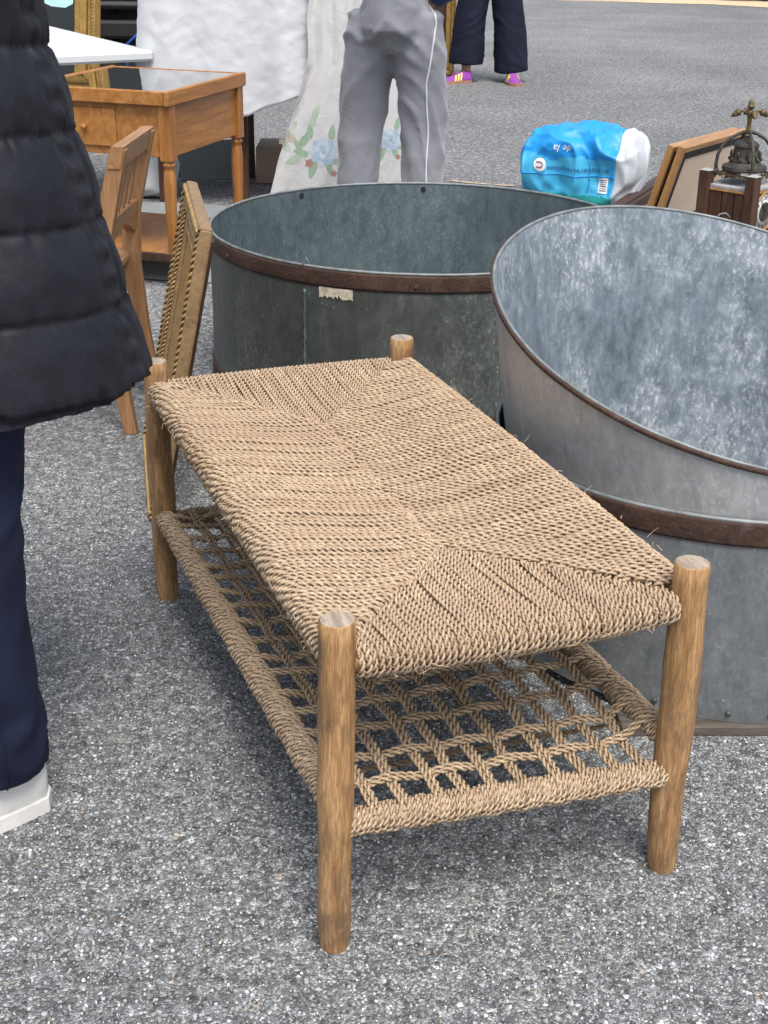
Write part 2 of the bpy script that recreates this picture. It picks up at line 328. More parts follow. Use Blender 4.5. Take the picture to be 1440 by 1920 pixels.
M['ink'] = m_plain('black_ink', (.012, .012, .013), .6, 0, .1, 20, 0); M['glass'] = m_glass('clear_glass')
M['tarp'] = m_plain('grey_groundsheet', (.22, .235, .235), .85, 0, .15, 6, .3, 25); M['sand'] = m_plain('pale_gravel', (.56, .42, .27), .95, 0, .35, 14, .6, 60)
M['line'] = m_plain('speckled_ochre', (.42, .32, .22), .9, 0, .6, 45, .6, 150); M['cardboard'] = m_plain('cardboard', (.3, .22, .16), .9, 0, .1, 8, .1)
M['bluecord'] = m_plain('blue_cord', (.02, .07, .35), .5, 0, .1, 20, 0); M['teal'] = m_plain('pale_teal', (.45, .7, .68), .5, 0, .1, 10, .05)

def fixn(me):
    import bmesh
    bm = bmesh.new(); bm.from_mesh(me); bmesh.ops.recalc_face_normals(bm, faces=bm.faces); bm.to_mesh(me); bm.free(); return me
_build0 = MB.build
def _build(s, name, mats, parent=None, smooth=False):
    o = _build0(s, name, mats, parent, smooth); fixn(o.data); return o
MB.build = _build

# ------------------------------------------------------------------ ground
g = MB(); S_ = 150; g.add([(-S_, -S_, 0), (S_, -S_, 0), (S_, S_, 0), (-S_, S_, 0)], [(0, 1, 2, 3)])
ground = tag(g.build('asphalt_ground', M['ground']), kind='structure')
g = MB()
def sandf(u, v):
    x = -60+120*u; y0 = 24.35-.362*x+.12*math.sin(x*1.7)+.08*math.sin(x*4.1)
    return (x, y0+v*60, .006)
g.grid(sandf, 160, 2); tag(g.build('gravel_verge', M['sand']), kind='structure')
def chips():
    s = .0085; xs = np.arange(-1.05, 1.15, s); ys = np.arange(1.3, 3.5, s); X, Y = np.meshgrid(xs, ys); X = X.ravel(); Y = Y.ravel()
    X = X+rng.uniform(-.6, .6, len(X))*s; Y = Y+rng.uniform(-.6, .6, len(Y))*s
    k = (np.abs(X) < .27*Y+.42) & (rng.random(len(X)) < 1-.35*smoothstep((Y-2.6)/.9)); X = X[k]; Y = Y[k]; n = len(X)
    rad = .0018+.0023*rng.random(n)**2.2; big = rng.random(n) < .015; rad[big] *= 1.45
    a0 = rng.uniform(0, 2*PI, n); ang = a0[:, None]+np.arange(6)[None]*(2*PI/6)+rng.uniform(-.35, .35, (n, 6)); el = rng.uniform(.6, 1.0, n); ph = rng.uniform(0, PI, n)
    rj = rad[:, None]*rng.uniform(.75, 1.15, (n, 6)); px = rj*np.cos(ang); py = rj*np.sin(ang)*el[:, None]
    c, q = np.cos(ph)[:, None], np.sin(ph)[:, None]; qx = c*px-q*py; qy = q*px+c*py
    h = rng.uniform(.0004, .0019, n); tx = rng.normal(0, .16, n); ty = rng.normal(0, .16, n)
    V = np.zeros((n, 12, 3), np.float32)
    V[:, :6, 0] = X[:, None]+qx; V[:, :6, 1] = Y[:, None]+qy; V[:, :6, 2] = -.0012
    V[:, 6:, 0] = X[:, None]+qx*.72; V[:, 6:, 1] = Y[:, None]+qy*.72; V[:, 6:, 2] = h[:, None]+tx[:, None]*qx+ty[:, None]*qy
    b = (np.arange(n)*12)[:, None]
    Q = np.concatenate([np.stack([b[:, 0]+i, b[:, 0]+(i+1) % 6, b[:, 0]+6+(i+1) % 6, b[:, 0]+6+i], 1) for i in range(6)]
                       + [np.stack([b[:, 0]+6, b[:, 0]+7, b[:, 0]+8, b[:, 0]+9], 1), np.stack([b[:, 0]+6, b[:, 0]+9, b[:, 0]+10, b[:, 0]+11], 1)])
    me = fastmesh('stone_chips', V.reshape(-1, 3), Q, M['stone'], False)
    L = np.interp(rng.random(n), [0, .25, .5, .72, .88, 1], [.11, .19, .275, .37, .5, .72]); C = np.stack([L*.965, L*1.0, L*1.02], 1)
    wm = rng.random(n) < .035; C[wm] *= np.array([1.12, .98, .8]); C4 = np.concatenate([np.repeat(C, 12, 0), np.ones((n*12, 1))], 1)
    at = me.color_attributes.new('chip', 'FLOAT_COLOR', 'POINT'); at.data.foreach_set('color', C4.astype(np.float32).ravel())
    return me
def smoothstep(t): t = np.clip(t, 0, 1); return t*t*(3-2*t)
tag(link('stone_chips', chips()), 'loose grey and white stone chips set in the asphalt', 'stone chips', kind='stuff')
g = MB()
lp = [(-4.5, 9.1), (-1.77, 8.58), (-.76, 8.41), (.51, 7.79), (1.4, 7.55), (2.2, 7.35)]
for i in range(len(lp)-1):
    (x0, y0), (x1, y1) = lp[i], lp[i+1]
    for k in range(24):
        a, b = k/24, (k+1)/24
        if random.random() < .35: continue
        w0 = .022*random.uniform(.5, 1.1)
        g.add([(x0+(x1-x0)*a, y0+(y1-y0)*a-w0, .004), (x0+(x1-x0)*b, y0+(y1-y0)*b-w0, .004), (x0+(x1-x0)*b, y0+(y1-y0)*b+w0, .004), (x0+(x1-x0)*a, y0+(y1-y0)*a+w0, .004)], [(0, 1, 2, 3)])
tag(g.build('ochre_line', M['line']), kind='structure')  # thin broken line of ochre strips across the far ground

# ------------------------------------------------------------------ rope
def rope(path, R, pitch=.034, phase=0.0, step=.0048, strands=2, sec=6, rv=.12):
    P = np.asarray(path, float); d = np.r_[0, np.cumsum(np.linalg.norm(np.diff(P, axis=0), axis=1))]; L = d[-1]
    n = max(4, int(L/step)); s = np.linspace(0, L, n); C = np.stack([np.interp(s, d, P[:, k]) for k in range(3)], 1)
    if n > 8:
        C[1:-1] = (C[:-2]+2*C[1:-1]+C[2:])/4
    T = np.gradient(C, axis=0); T /= np.linalg.norm(T, axis=1)[:, None]+1e-12
    N = np.zeros_like(C); a = np.array([.13, .21, .97]); nv = np.cross(T[0], a); nv /= np.linalg.norm(nv)
    for i in range(n):
        nv = nv-T[i]*(nv@T[i]); nv /= np.sqrt(nv@nv); N[i] = nv
    B = np.cross(T, N); V = []; Q = []; base = 0
    th = np.arange(sec)*2*PI/sec
    for k in range(strands):
        ph = 2*PI*s/pitch+phase+k*2*PI/strands+.35*np.sin(s*41+phase*3)
        off = (np.cos(ph)[:, None]*N+np.sin(ph)[:, None]*B)
        cen = C+off*R*.52; rr_ = R*.54*(1+rv*np.sin(s*97+phase*7+k)*np.sin(s*37+k*2+phase))
        side = np.cross(T, off)
        ring = cen[:, None]+rr_[:, None, None]*(np.cos(th)[None, :, None]*off[:, None]*.92+np.sin(th)[None, :, None]*side[:, None]*1.12)
        V.append(ring.reshape(-1, 3)); i = np.arange(n-1)[:, None]*sec; j = np.arange(sec)[None]
        q = np.stack([i+j, i+(j+1) % sec, i+sec+(j+1) % sec, i+sec+j], -1).reshape(-1, 4)+base; Q.append(q); base += n*sec
    return np.concatenate(V), np.concatenate(Q)
def joined(parts):
    V = []; Q = []; b = 0
    for v, q in parts: V.append(v); Q.append(q+b); b += len(v)
    return np.concatenate(V), np.concatenate(Q)

# ------------------------------------------------------------------ rope-woven coffee table
TW, TL, YAW = .551, 1.2045, .357
table = thing('woven_coffee_table', 'low coffee table with woven seagrass top and open rope shelf on round wooden legs', 'coffee table', (-.061, 1.661, 0), YAW)
def leg_mesh(seed, lean, rt, rb):
    mb = MB(); path = []; rad = []; H = .55
    for i in range(23):
        t = i/22; z = H*t
        path.append((lean[0]*(1-t)+.0045*nz(seed, t*3.3)*min(1, (1-t)*3), lean[1]*(1-t)+.0045*nz(seed+9, t*3.3)*min(1, (1-t)*3), z))
        r = rb+(rt-rb)*t+.0022*nz(seed+3, t*5)+.0015*math.sin(t*PI); r *= 1-.10*smooth01((.02-z)/.02); rad.append(r)
    path.append((0, 0, H+.0022)); rad.append(rad[-1]-.0022)
    mb.tube(path, rad, 28, cap=False); n = 28; m = len(path)
    mb.add([mb.v[k] for k in range(n)], [tuple(range(n))[::-1]]); top = [mb.v[(m-1)*n+k] for k in range(n)]
    mb.cur = 1; c = Vector((0, 0, H+.0026)); V = top+[c]; mb.add(V, [(k, (k+1) % n, n) for k in range(n)]); return mb
for i, (x, y, ln, rt, rb) in enumerate([(0, 0, (-.006, 0), .0258, .0235), (TW, 0, (.006, .002), .0275, .0245), (0, TL, (-.002, 0), .0255, .0245), (TW, TL, (0, 0), .0262, .025)]):
    o = leg_mesh(i*7.3+2, ln, rt, rb).build('leg', [M['leg'], M['legend']], table, True); o.location = (x, y, 0); 
    o.data.polygons.foreach_set('use_smooth', [p.material_index == 0 for p in o.data.polygons])
ZL, ZS = .492, .484
def rl(t): return .0165+.0030*math.sin(PI*max(0, min(1, t)))**.6
def rs(t): return .0155+.0075*math.sin(PI*max(0, min(1, t)))**.7
NLONG, NSHORT, CR = 98, 52, .0056
QL = .25*TL
def ridge_z(x, y): return .500-.020*math.sin(PI*y/TL)
def cord_path(kind, a, seed):
    """kind: L R long rails (a = y), F B short rails (a = x). returns local points"""
    long = kind in 'LR'; t = a/(TL if long else TW); r = (rl if long else rs)(t)+CR*.6; zc = ZL if long else ZS-.004*math.sin(PI*t)
    if long:
        e = TW/2*min(1, a/QL, (TL-a)/QL)
    else:
        e = QL*min(1, a/(TW/2), (TW-a)/(TW/2))
    pts = [(min(.05, e*.6+.012), 0, zc-r+.004)]
    for k in range(13):
        th = math.radians(300-k*(210/12)); pts.append((r*math.cos(th), 0, zc+r*math.sin(th)))
    zt = zc+r; zj = .0045*nz(seed*3.1, 5); w1, w2 = .006*nz(seed*1.7, 1), .005*nz(seed*.9, 2)
    e2 = e+(.010*nz(seed*2.2, 8)+.012*nz(seed*.23, 3))*min(1, e/.06)
    for k in range(1, 15):
        u = k/14; d = e2*u
        if d < .003: continue
        ze = lerp(zt, ridge_z(TW/2, min(max(a, QL), TL-QL)), e/(TW/2)) if long else lerp(zt, ridge_z(TW/2, QL), e/QL)
        zz = zt+(ze-zt)*smooth01(u)+zj*math.sin(PI*u)-.004*math.sin(PI*u)
        if u > .93: zz -= .003
        pts.append((d, (w1*math.sin(u*3)+w2*math.sin(u*6+seed))*min(1, e/.1)*.7, zz))
    pts.append((e2+.005, 0, pts[-1][2]-.007)); pts.append((e2+.006, 0, pts[-1][2]-.008))
    out = []
    for d, s, z in pts:
        if kind == 'L': out.append((d, a+s, z))
        elif kind == 'R': out.append((TW-d, a+s, z))
        elif kind == 'F': out.append((a+s, d, z))
        else: out.append((a+s, TL-d, z))
    return out
seed = 0
for kind, n, length in (('L', NLONG, TL), ('R', NLONG, TL), ('F', NSHORT, TW), ('B', NSHORT, TW)):
    y0 = .029 if length == TL else .024
    for i in range(n):
        a = y0+(length-2*y0)*(i+.5)/n+.0022*nz(i*1.31, seed*.01); seed += 1
        R = (.0058 if n == NLONG else .0052)*(1+.14*nz(i*.77, 4.2)); v, q = rope(cord_path(kind, a, seed), R, .0265*(1+.22*nz(i*.5, 9)), rng.uniform(0, 6.28), .0042)
        link('seat_cord', fastmesh('seat_cord', v, q, M['rope']), table)
for x in (0, TW):
    mb = MB(); mb.tube([(x, .01+(TL-.02)*i/20, ZL) for i in range(21)], [rl(i/20)-.001 for i in range(21)], 14); mb.build('top_rail', M['leg'], table, True)
for y in (0, TL):
    mb = MB(); mb.tube([(.01+(TW-.02)*i/16, y, ZS-.004*math.sin(PI*i/16)) for i in range(17)], [rs(i/16)-.001 for i in range(17)], 14); mb.build('top_rail', M['leg'], table, True)
mb = MB(); mb.grid(lambda u, v: (.02+(TW-.04)*u, .02+(TL-.04)*v, .478+.006*nz(u*9, v*18)), 12, 24)
[None for _ in ()]; mb.v = [(x, y, z-.018) for x, y, z in mb.v]; uw = mb.build('under_weave', M['rope_shelf'], table, True); md = uw.modifiers.new('t', 'SOLIDIFY'); md.thickness = .004

# lower shelf: four rails wound with cord, open lattice of doubled cords
def shelf_rail(p0, p1, nturn, rr0, bulge):
    p0 = np.array(p0); p1 = np.array(p1); L = np.linalg.norm(p1-p0); d = (p1-p0)/L; side = np.cross(d, [0, 0, 1.]); side /= np.linalg.norm(side); upv = np.cross(side, d)
    m = nturn*18; t = np.linspace(0.012, .988, m); th = 2*PI*nturn*np.linspace(0, 1, m)
    r = rr0+bulge*np.sin(PI*t)**.6+.0012*np.sin(t*61)+.001*np.sin(th*.37)
    P = p0+np.outer(t*L, d)+(r*np.cos(th))[:, None]*side+(r*np.sin(th))[:, None]*upv
    P += np.outer(.0022*np.sin(th*1.0+.6*np.sin(th*.13)), d)
    v, q = rope(P, .0046, .024, rng.uniform(0, 6), .0058); o = link('rail_wrapping', fastmesh('rail_wrapping', v, q, M['rope']), table)
    mb = MB(); mb.tube([p0+d*L*i/10 for i in range(11)], [rr0+bulge*math.sin(PI*i/10)**.6-.002 for i in range(11)], 12); mb.build('shelf_rail', M['rope_shelf'], table, True)
shelf_rail((0, 0, .243), (0, TL, .2), 136, .0175, .0025); shelf_rail((TW, 0, .24), (TW, TL, .2), 136, .0175, .0025)
shelf_rail((0, 0, .219), (TW, 0, .186), 62, .0175, .0035); shelf_rail((0, TL, .186), (TW, TL, .186), 62, .0175, .0025)
def zsurf(x, y):
    f = lerp(.219, .186, x/TW)+.023; sd_ = lerp(.243, .2, y/TL)+.012; bk = .186+.023
    z = lerp(f, sd_, smooth01(y/.28)); z = lerp(bk, z, smooth01((TL-y)/.2))
    return z-.007*math.sin(PI*y/TL)*math.sin(PI*x/TW)**.7
NX, NY = 10, 17
xs = [.053+i*(TW-.106)/(NX-1) for i in range(NX)]; ys = [.052+j*(TL-.104)/(NY-1) for j in range(NY)]
for i, x in enumerate(xs):
    xa = x+random.uniform(-.007, .007); xb = x+random.uniform(-.007, .007); pr = []
    for sgn in (-1, 1):
        P = []
        P = [(xa+sgn*.0048, -.012, lerp(.219, .186, xa/TW)+.014), (xa+sgn*.0048, -.002, lerp(.219, .186, xa/TW)+.026)]
        for k in range(1, 120):
            y = TL*k/120; xx = lerp(xa, xb, y/TL)+.003*nz(i*3.1, y*4)
            we = .0034*math.sin(PI*(y-ys[0])/(ys[1]-ys[0])+PI/2+i*PI); P.append((xx+sgn*(.0046+.0012*nz(i+sgn, y*7)), y, zsurf(xx, y)+we*min(1, y/.06, (TL-y)/.06)))
        v, q = rope(P, .0052, .030, rng.uniform(0, 6), .0056); pr.append((v, q))
    v, q = joined(pr); link('lattice_cord', fastmesh('lattice_cord', v, q, M['rope_shelf']), table)
for j, y in enumerate(ys):
    ya = y+random.uniform(-.012, .006); yb = y+random.uniform(-.004, .016); pr = []
    for sgn in (-1, 1):
        P = []
        for k in range(81):
            x = TW*k/80; yy = lerp(ya, yb, x/TW)+.003*nz(j*2.7, x*7, 4); zz = zsurf(x, yy); ed = min(x, TW-x)
            zr = lerp(.243, .2, yy/TL)+.02; zz = lerp(zz, zr, 1-smooth01(ed/.06))
            we = -.0034*math.sin(PI/2+PI*(x-xs[0])/(xs[1]-xs[0])+j*PI); P.append((x, yy+sgn*(.0046+.0016*nz(j-sgn*3, x*9, 2)), zz+we*min(1, ed/.05)))
        P = [(-.013, P[0][1], P[0][2]-.012), (-.004, P[0][1], P[0][2]-.001)]+P[2:-2]+[(TW+.004, P[-1][1], P[-1][2]-.001), (TW+.013, P[-1][1], P[-1][2]-.012)]
        v, q = rope(P, .0052, .030, rng.uniform(0, 6), .0056); pr.append((v, q))
    v, q = joined(pr); link('lattice_cord', fastmesh('lattice_cord', v, q, M['rope_shelf']), table)
pr = []
for i in range(1, NX-1, 4):
    x = (xs[i]+xs[i+1])/2+random.uniform(-.012, .012); P = [(x+.006*nz(i, k*.3, 7), TL*k/40, zsurf(x, TL*k/40)-.045-.006*math.sin(PI*k/40)) for k in range(41)]; pr.append(rope(P, .0054, .032, i, .008))
for j in range(1, NY-1, 4):
    y = (ys[j]+ys[j+1])/2+random.uniform(-.015, .015); P = [(TW*k/20, y+.006*nz(j, k*.3, 9), zsurf(TW*k/20, y)-.052) for k in range(21)]; pr.append(rope(P, .0054, .032, j, .008))
v, q = joined(pr); tag(link('lattice_underside', fastmesh('lattice_underside', v, q, M['rope_shelf']), table), kind='stuff')
# frayed fibre ends sticking out of the weave
mb = MB()
for k in range(240):
    side = random.choice('LRFF'); a = random.uniform(.05, (TL if side in 'LR' else TW)-.05); z = random.uniform(-.02, .026)
    p = {'L': (-.026, a, ZL+z), 'R': (TW+.026, a, ZL+z), 'F': (a, -.028, ZS+z)}[side] if random.random() < .6 else (random.uniform(.05, TW-.05), random.uniform(.05, TL-.05), .505)
    p = Vector(p); d = Vector((random.gauss(0, 1), random.gauss(0, 1), random.gauss(.2, .7))).normalized(); e = Vector((random.gauss(0, .5), random.gauss(0, .5), random.gauss(0, .5)))
    l = random.uniform(.006, .024); mb.tube([p, p+d*l*.5, p+(d+e*.5)*l], [.0007, .0006, .0003], 4)
tag(mb.build('frayed_fibre', M['rope'], table), kind='stuff')

# ------------------------------------------------------------------ zinc tubs
def ringpt(c, r, nrm, a):
    N = Vector(nrm).normalized(); u = Vector((0, 1, 0)).cross(N).normalized(); v = N.cross(u); return Vector(c)+u*(r*math.cos(a))+v*(r*math.sin(a))
def tub(name, label, cen, r0, H, mats, top=None, zbase=0.0, dent=.003, seed=0, hoops=(), rim_m='rim', rim_r=.0045, floor=True, rim_flare=0):
    """open sheet-metal tub; `top` = (centre, radius, normal) of the rim relative to cen, default upright"""
    root = thing(name, label, 'tub', (cen[0], cen[1], zbase)); nA = 128; nZ = 15
    top = top or ((0, 0, H), r0, (0, 0, 1))
    def pt(a, t, ins=0.0):
        b = Vector((math.sin(a), math.cos(a), 0)); b = ringpt((0, 0, 0), 1, (0, 0, 1), a)*(r0-ins); q = ringpt(top[0], top[1]-ins, top[2], a); p = b.lerp(q, t)
        rad = Vector((p.x-lerp(0, top[0][0], t), p.y-lerp(0, top[0][1], t), 0)).normalized()
        return p+rad*(dent*nz(math.cos(a)*1.8+seed, math.sin(a)*1.8, t*2)+dent*.5*nz(math.cos(a)*5+seed, math.sin(a)*5, t*4+3))
    w = MB(); w.grid(lambda u, v: pt(2*PI*u, v), nA, nZ, True)
    o = w.build('wall', mats[0], root, True)
    w = MB(); w.grid(lambda u, v: pt(2*PI*u, .03+.97*v, .004), nA, nZ, True); w.build('inner_wall', mats[1], root, True)
    if floor:
        w = MB(); V = [pt(2*PI*k/nA, .05, .003) for k in range(nA)]; w.add(V+[sum(V, Vector())/nA], [(k, (k+1) % nA, nA) for k in range(nA)]); w.build('floor', mats[1], root)
    P = [pt(2*PI*k/nA, 1.0, .002) for k in range(nA+1)]; w = MB(); w.tube(P, rim_r, 8, False); w.build('rim', M[rim_m], root, True)
    for t0, t1, th, m in hoops:
        w = MB()
        def hp(u, v):
            vv = [(t0, .0005), (t0, th), (t0+(t1-t0)*.12, th+.001), (t1-(t1-t0)*.12, th+.001), (t1, th), (t1, .0005)][int(round(v*5))]
            p = pt(2*PI*u, vv[0], -vv[1]); return p
        w.grid(hp, nA, 6, True); h = w.build('hoop', M[m], root, True)
    return root, pt
def rivet(root, p, n, r=.006, m='steel', name='rivet'):
    w = MB(); q = Vector(n).to_track_quat('Z', 'Y').to_matrix(); w.lathe([(r, 0), (r*.9, r*.4), (r*.4, r*.62), (.0001, r*.66)], 10, p, q); w.build(name, M[m], root, True)
def wallhit(pt, ang, t): p = pt(ang, t); n = Vector((p.x, p.y, 0)).normalized(); return p, n
T1 = (.111, 4.478)
tubA, ptA = tub('zinc_tub', 'wide dark zinc tub with rusty hoop under its rim, farthest of the tubs', T1, .68, .488, (M['zinc_dark'], M['zinc_dark_in']), seed=2,
                hoops=[(.895, .992, .0035, 'rust'), (.0, .135, .003, 'rust')], dent=.004)
def ang_of(pt, dx, dy):
    best = min(range(720), key=lambda k: -((Vector((pt(2*PI*k/720, .5).x, pt(2*PI*k/720, .5).y)).normalized()).dot(Vector((dx, dy)).normalized()))); return 2*PI*best/720
for dx, dy in ((-.04, -1), (.7, -.7), (-.85, -.5)):
    p, n = wallhit(ptA, ang_of(ptA, dx, dy), .93); rivet(tubA, p+n*.004, n, .008, 'rust')
for dx, dy in ((.03, 1), (-.62, .78)):          # punched holes below the rim, with a dark ring
    a = ang_of(ptA, dx, dy); p, n = wallhit(ptA, a, .955); w = MB(); w.lathe([(.0001, 0), (.0105, 0)], 14, p-n*.0062, n.to_track_quat('Z', 'Y').to_matrix(), False); w.build('punched_hole', M['ink'], tubA)
# torn paper label and soldered seam on the outside
def patch(root, pt, a0, a1, t0, t1, off, nu, nv, m, name, ragged=0.0, sd=0):
    w = MB()
    def fn(u, v):
        t = lerp(t0, t1, v)
        if ragged and v < .5: t += (t1-t0)*ragged*(abs(nz(u*9+sd, 3))+.6*abs(nz(u*27+sd, 7)))*(1-v*2)
        p = pt(lerp(a0, a1, u), t); n = Vector((p.x, p.y, 0)).normalized(); return p+n*(off+.0012*nz(u*14+sd, v*9))
    w.grid(fn, nu, nv); return w.build(name, m, root, True)
a = ang_of(ptA, -.375, -.927); da = .085
patch(tubA, ptA, a-da*.9, a+da*.9, .823, .892, .002, 44, 6, M['paper'], 'torn_label', .55)
a = ang_of(ptA, -.505, -.863)
w = MB(); w.tube([(lambda p: p+Vector((p.x, p.y, 0)).normalized()*.0012)(ptA(a+.006*nz(k*.4, 5), .15+.71*k/40)) for k in range(41)], [.004+.003*nz(k*.5, 8) for k in range(41)], 8); w.build('solder_seam', M['zinc_dark_in'], tubA, True)
p = ptA(ang_of(ptA, -.5, -.86), 1.0); w = MB(); w.tube([p+Vector((-.012, 0, 0)), p+Vector((-.006, 0, .012)), p+Vector((0, 0, .024)), p+Vector((.006, 0, .010)), p+Vector((.012, 0, .002))], .0016, 6); w.build('wire_loop', M['rim'], tubA, True)
T2 = (.733, 2.756); LH = .412
tubB, ptB = tub('zinc_tub', 'upright grey zinc tub standing on planks, under the slanting tub', T2, .499, LH, (M['zinc_low'], M['zinc_dark_in']), zbase=.022, seed=11,
                hoops=[(.885, .997, .0035, 'rust')], dent=.003)
for dx in (-.42, -.28, -.14, .0, .14):
    p, n = wallhit(ptB, ang_of(ptB, dx, -.9), .045); rivet(tubB, p+n*.001, n, .006, 'zinc_dark')
tubC, ptC = tub('zinc_tub', 'pale zinc tub with slanting rusty rim, stacked on the grey tub', T2, .435, .2, (M['zinc'], M['zinc_in']),
                top=((.709-T2[0], 2.752-T2[1], .655-.05), .505, (.182, -.26, 1)), zbase=.05, seed=23, rim_m='rim', rim_r=.0035, hoops=[(.982, .999, .005, 'rust')], dent=.003)
p = ptC(ang_of(ptC, .1, 1), 1.0); w = MB(); w.tube([p+Vector((-.018, 0, 0)), p+Vector((-.01, 0, .012)), p+Vector((.004, 0, .014)), p+Vector((.014, 0, .004))], .002, 6); w.build('wire_loop', M['rim'], tubC, True)
a = ang_of(ptC, .08, -1); w = MB()
V = [ptC(a+x*.075, .83+y*.1) for x, y in ((-1.2, .72), (.1, .95), (1.3, .6), (0, -.15))]; V = [v+Vector((v.x, v.y, 0)).normalized()*.003 for v in V]
w.add(V, [(0, 1, 2, 3)]); pl = w.build('patch_plate', M['zinc_in'], tubC); md = pl.modifiers.new('s', 'SOLIDIFY'); md.thickness = .002
a = ang_of(ptC, .5, .85); w = MB(); w.tube([ptC(a+.012*nz(k*.35, 15), .05+.9*k/30, .005) for k in range(31)], [.005+.004*nz(k*.6, 18) for k in range(31)], 7); w.build('solder_seam', M['rim'], tubC, True)
for k, (x, y, a, L) in enumerate([(.80, 2.305, .03, .7), (.72, 2.85, .05, .8)]):
    w = MB(); w.box((0, 0, .0105), (L, .11, .021), None, .002); o = w.build('plank', M['plank']); o.location = (x, y, 0); o.rotation_euler = (0, 0, a)
    tag(o, ['weathered plank under the front edge of the grey zinc tub', 'weathered plank under the middle of the grey zinc tub'][k], 'plank')

# ------------------------------------------------------------------ people
ARMS = {'pocket': lambda s: [(s*.16, 0, 1.39), (s*.21, -.02, 1.24), (s*.235, -.03, 1.1), (s*.215, .05, .99), (s*.17, .115, .94)],
        'front': lambda s: [(s*.15, .0, 1.39), (s*.14, .06, 1.27), (s*.13, .12, 1.18), (s*.10, .22, 1.16), (s*.05, .29, 1.16)],
        'elbow': lambda s: [(s*.165, 0, 1.39), (s*.225, -.04, 1.24), (s*.255, -.07, 1.1), (s*.24, -.02, 1.03), (s*.15, .06, .99)]}
def person(label, pos, yaw, hip, legs, arms={1: 'pocket', -1: 'pocket'}):
    """body: one continuous remeshed figure, root of the thing. local +y is where the person faces"""
    mb = MB(); H = 1.7
    mb.tube([(0, 0, .88), (0, .005, 1.0), (0, .01, 1.12), (0, 0, 1.3), (0, -.01, 1.42), (0, 0, 1.46)], [(.15, .1), (.145, .1), (.13, .095), (.17, .105), (.13, .08), (.06, .05)], 18)
    mb.tube([(0, 0, 1.42), (0, .01, 1.5), (0, .015, 1.58)], [.06, .052, .05], 14)
    mb.ell((0, .02, 1.64), (.077, .095, .115)); mb.ell((0, .035, 1.575), (.055, .062, .055)); mb.ell((0, .118, 1.635), (.014, .02, .026))
    for s in (-1, 1):
        mb.ell((s*.077, .01, 1.635), (.012, .022, .032))
        ap_ = ARMS[arms[s]](s); mb.tube(ap_, [.055, .047, .042, .036, .028], 12)
        mb.ell(Vector(ap_[-1])+Vector((-s*.02, .02, -.01)), (.04, .05, .03))
        kx, ky, kz = legs[s]['knee']; fx, fy = legs[s]['foot']
        mb.tube([(s*.085, 0, .92), (lerp(s*.09, kx, .5), ky*.5, .72), (kx, ky, kz), (lerp(kx, fx, .35), lerp(ky, fy, .35)-.015, .34), (fx, fy, .1)], [.09, .078, .056, .056, .04], 14)
        fd = legs[s]['dir']; d = Vector((math.sin(fd), math.cos(fd), 0))
        mb.tube([Vector((fx, fy, .07))-d*.045, Vector((fx, fy, .065))+d*.03, Vector((fx, fy, .045))+d*.11, Vector((fx, fy, .034))+d*.15], [.028, .03, .026, .018], 12)
    me = remesh(mb, .014, 3); me.materials.append(M['skin']); me.polygons.foreach_set('use_smooth', np.full(len(me.polygons), True))
    root = link('person', me); root.location = (pos[0], pos[1], 0); root.rotation_euler = (0, 0, yaw); tag(root, label, 'person')
    w = MB(); w.grid(lambda u, v: (.088*math.cos(2*PI*u)*math.sin(v*1.75+.001), .0+.105*math.sin(2*PI*u)*math.sin(v*1.75+.001)-.012, 1.645+.13*math.cos(v*1.75)-.02*max(0, -math.sin(2*PI*u))*v), 24, 10, True); w.build('hair', M['hair'], root, True)
    for s in (-1, 1):
        w = MB(); w.ell((s*.03, .103, 1.648), (.012, .008, .008), n=10, m=6); w.build('eye', M['ink'], root, True)
    w = MB(); w.ell((0, .1, 1.588), (.024, .006, .006), n=10, m=6); w.build('mouth', M['redlamp'], root, True)
    return root
def trousers(root, legs, mat, hipw, r_top, r_knee, r_hem, hem_z, folds, sd=0, hip_top=1.04, name='trousers', flare=1.0):
    mb = MB(); mb.tube([(0, 0, .80), (0, -.012, .88), (0, -.005, .97), (0, 0, hip_top)], [(.1, .085), (hipw, .145), (hipw*.97, .135), (hipw*.86, .12)], 22)
    for s in (-1, 1):
        kx, ky, kz = legs[s]['knee']; fx, fy = legs[s]['foot']; hz = legs[s].get('hem', hem_z)
        P = [(s*.092, -.008, .93), (s*.097, -.005, .83), (lerp(s*.1, kx, .55), ky*.5, .68), (kx, ky, kz), (lerp(kx, fx, .5), lerp(ky, fy, .5), .3), (fx, fy, hz)]
        mb.tube(P, [r_top*.9, r_top, lerp(r_top, r_knee, .55), r_knee, lerp(r_knee, r_hem, .6), r_hem], 20)
    me = remesh(mb, .0115, 7); me.materials.append(mat)
    def fn(co, n):
        z = co.z; th = math.atan2(co.y, co.x if abs(co.x) < 10 else 0)
        k = folds*(.35+.65*math.exp(-((z-.5)/.13)**2)+.9*math.exp(-((z-.18)/.1)**2)+.8*math.exp(-((z-.84)/.1)**2))
        a = nz(co.x*5+sd, co.y*5, z*9+co.x*9*(1 if co.x > 0 else -1)+1.5*nz(co.x*3, co.y*3, z*3+sd)); b = nz(co.x*9+sd, co.y*9+z*5, z*25)
        return k*((max(0.0, 1-2.6*abs(a))**1.5)*.010-.003+.0025*b)
    displace(me, fn); return link(name, me, root)
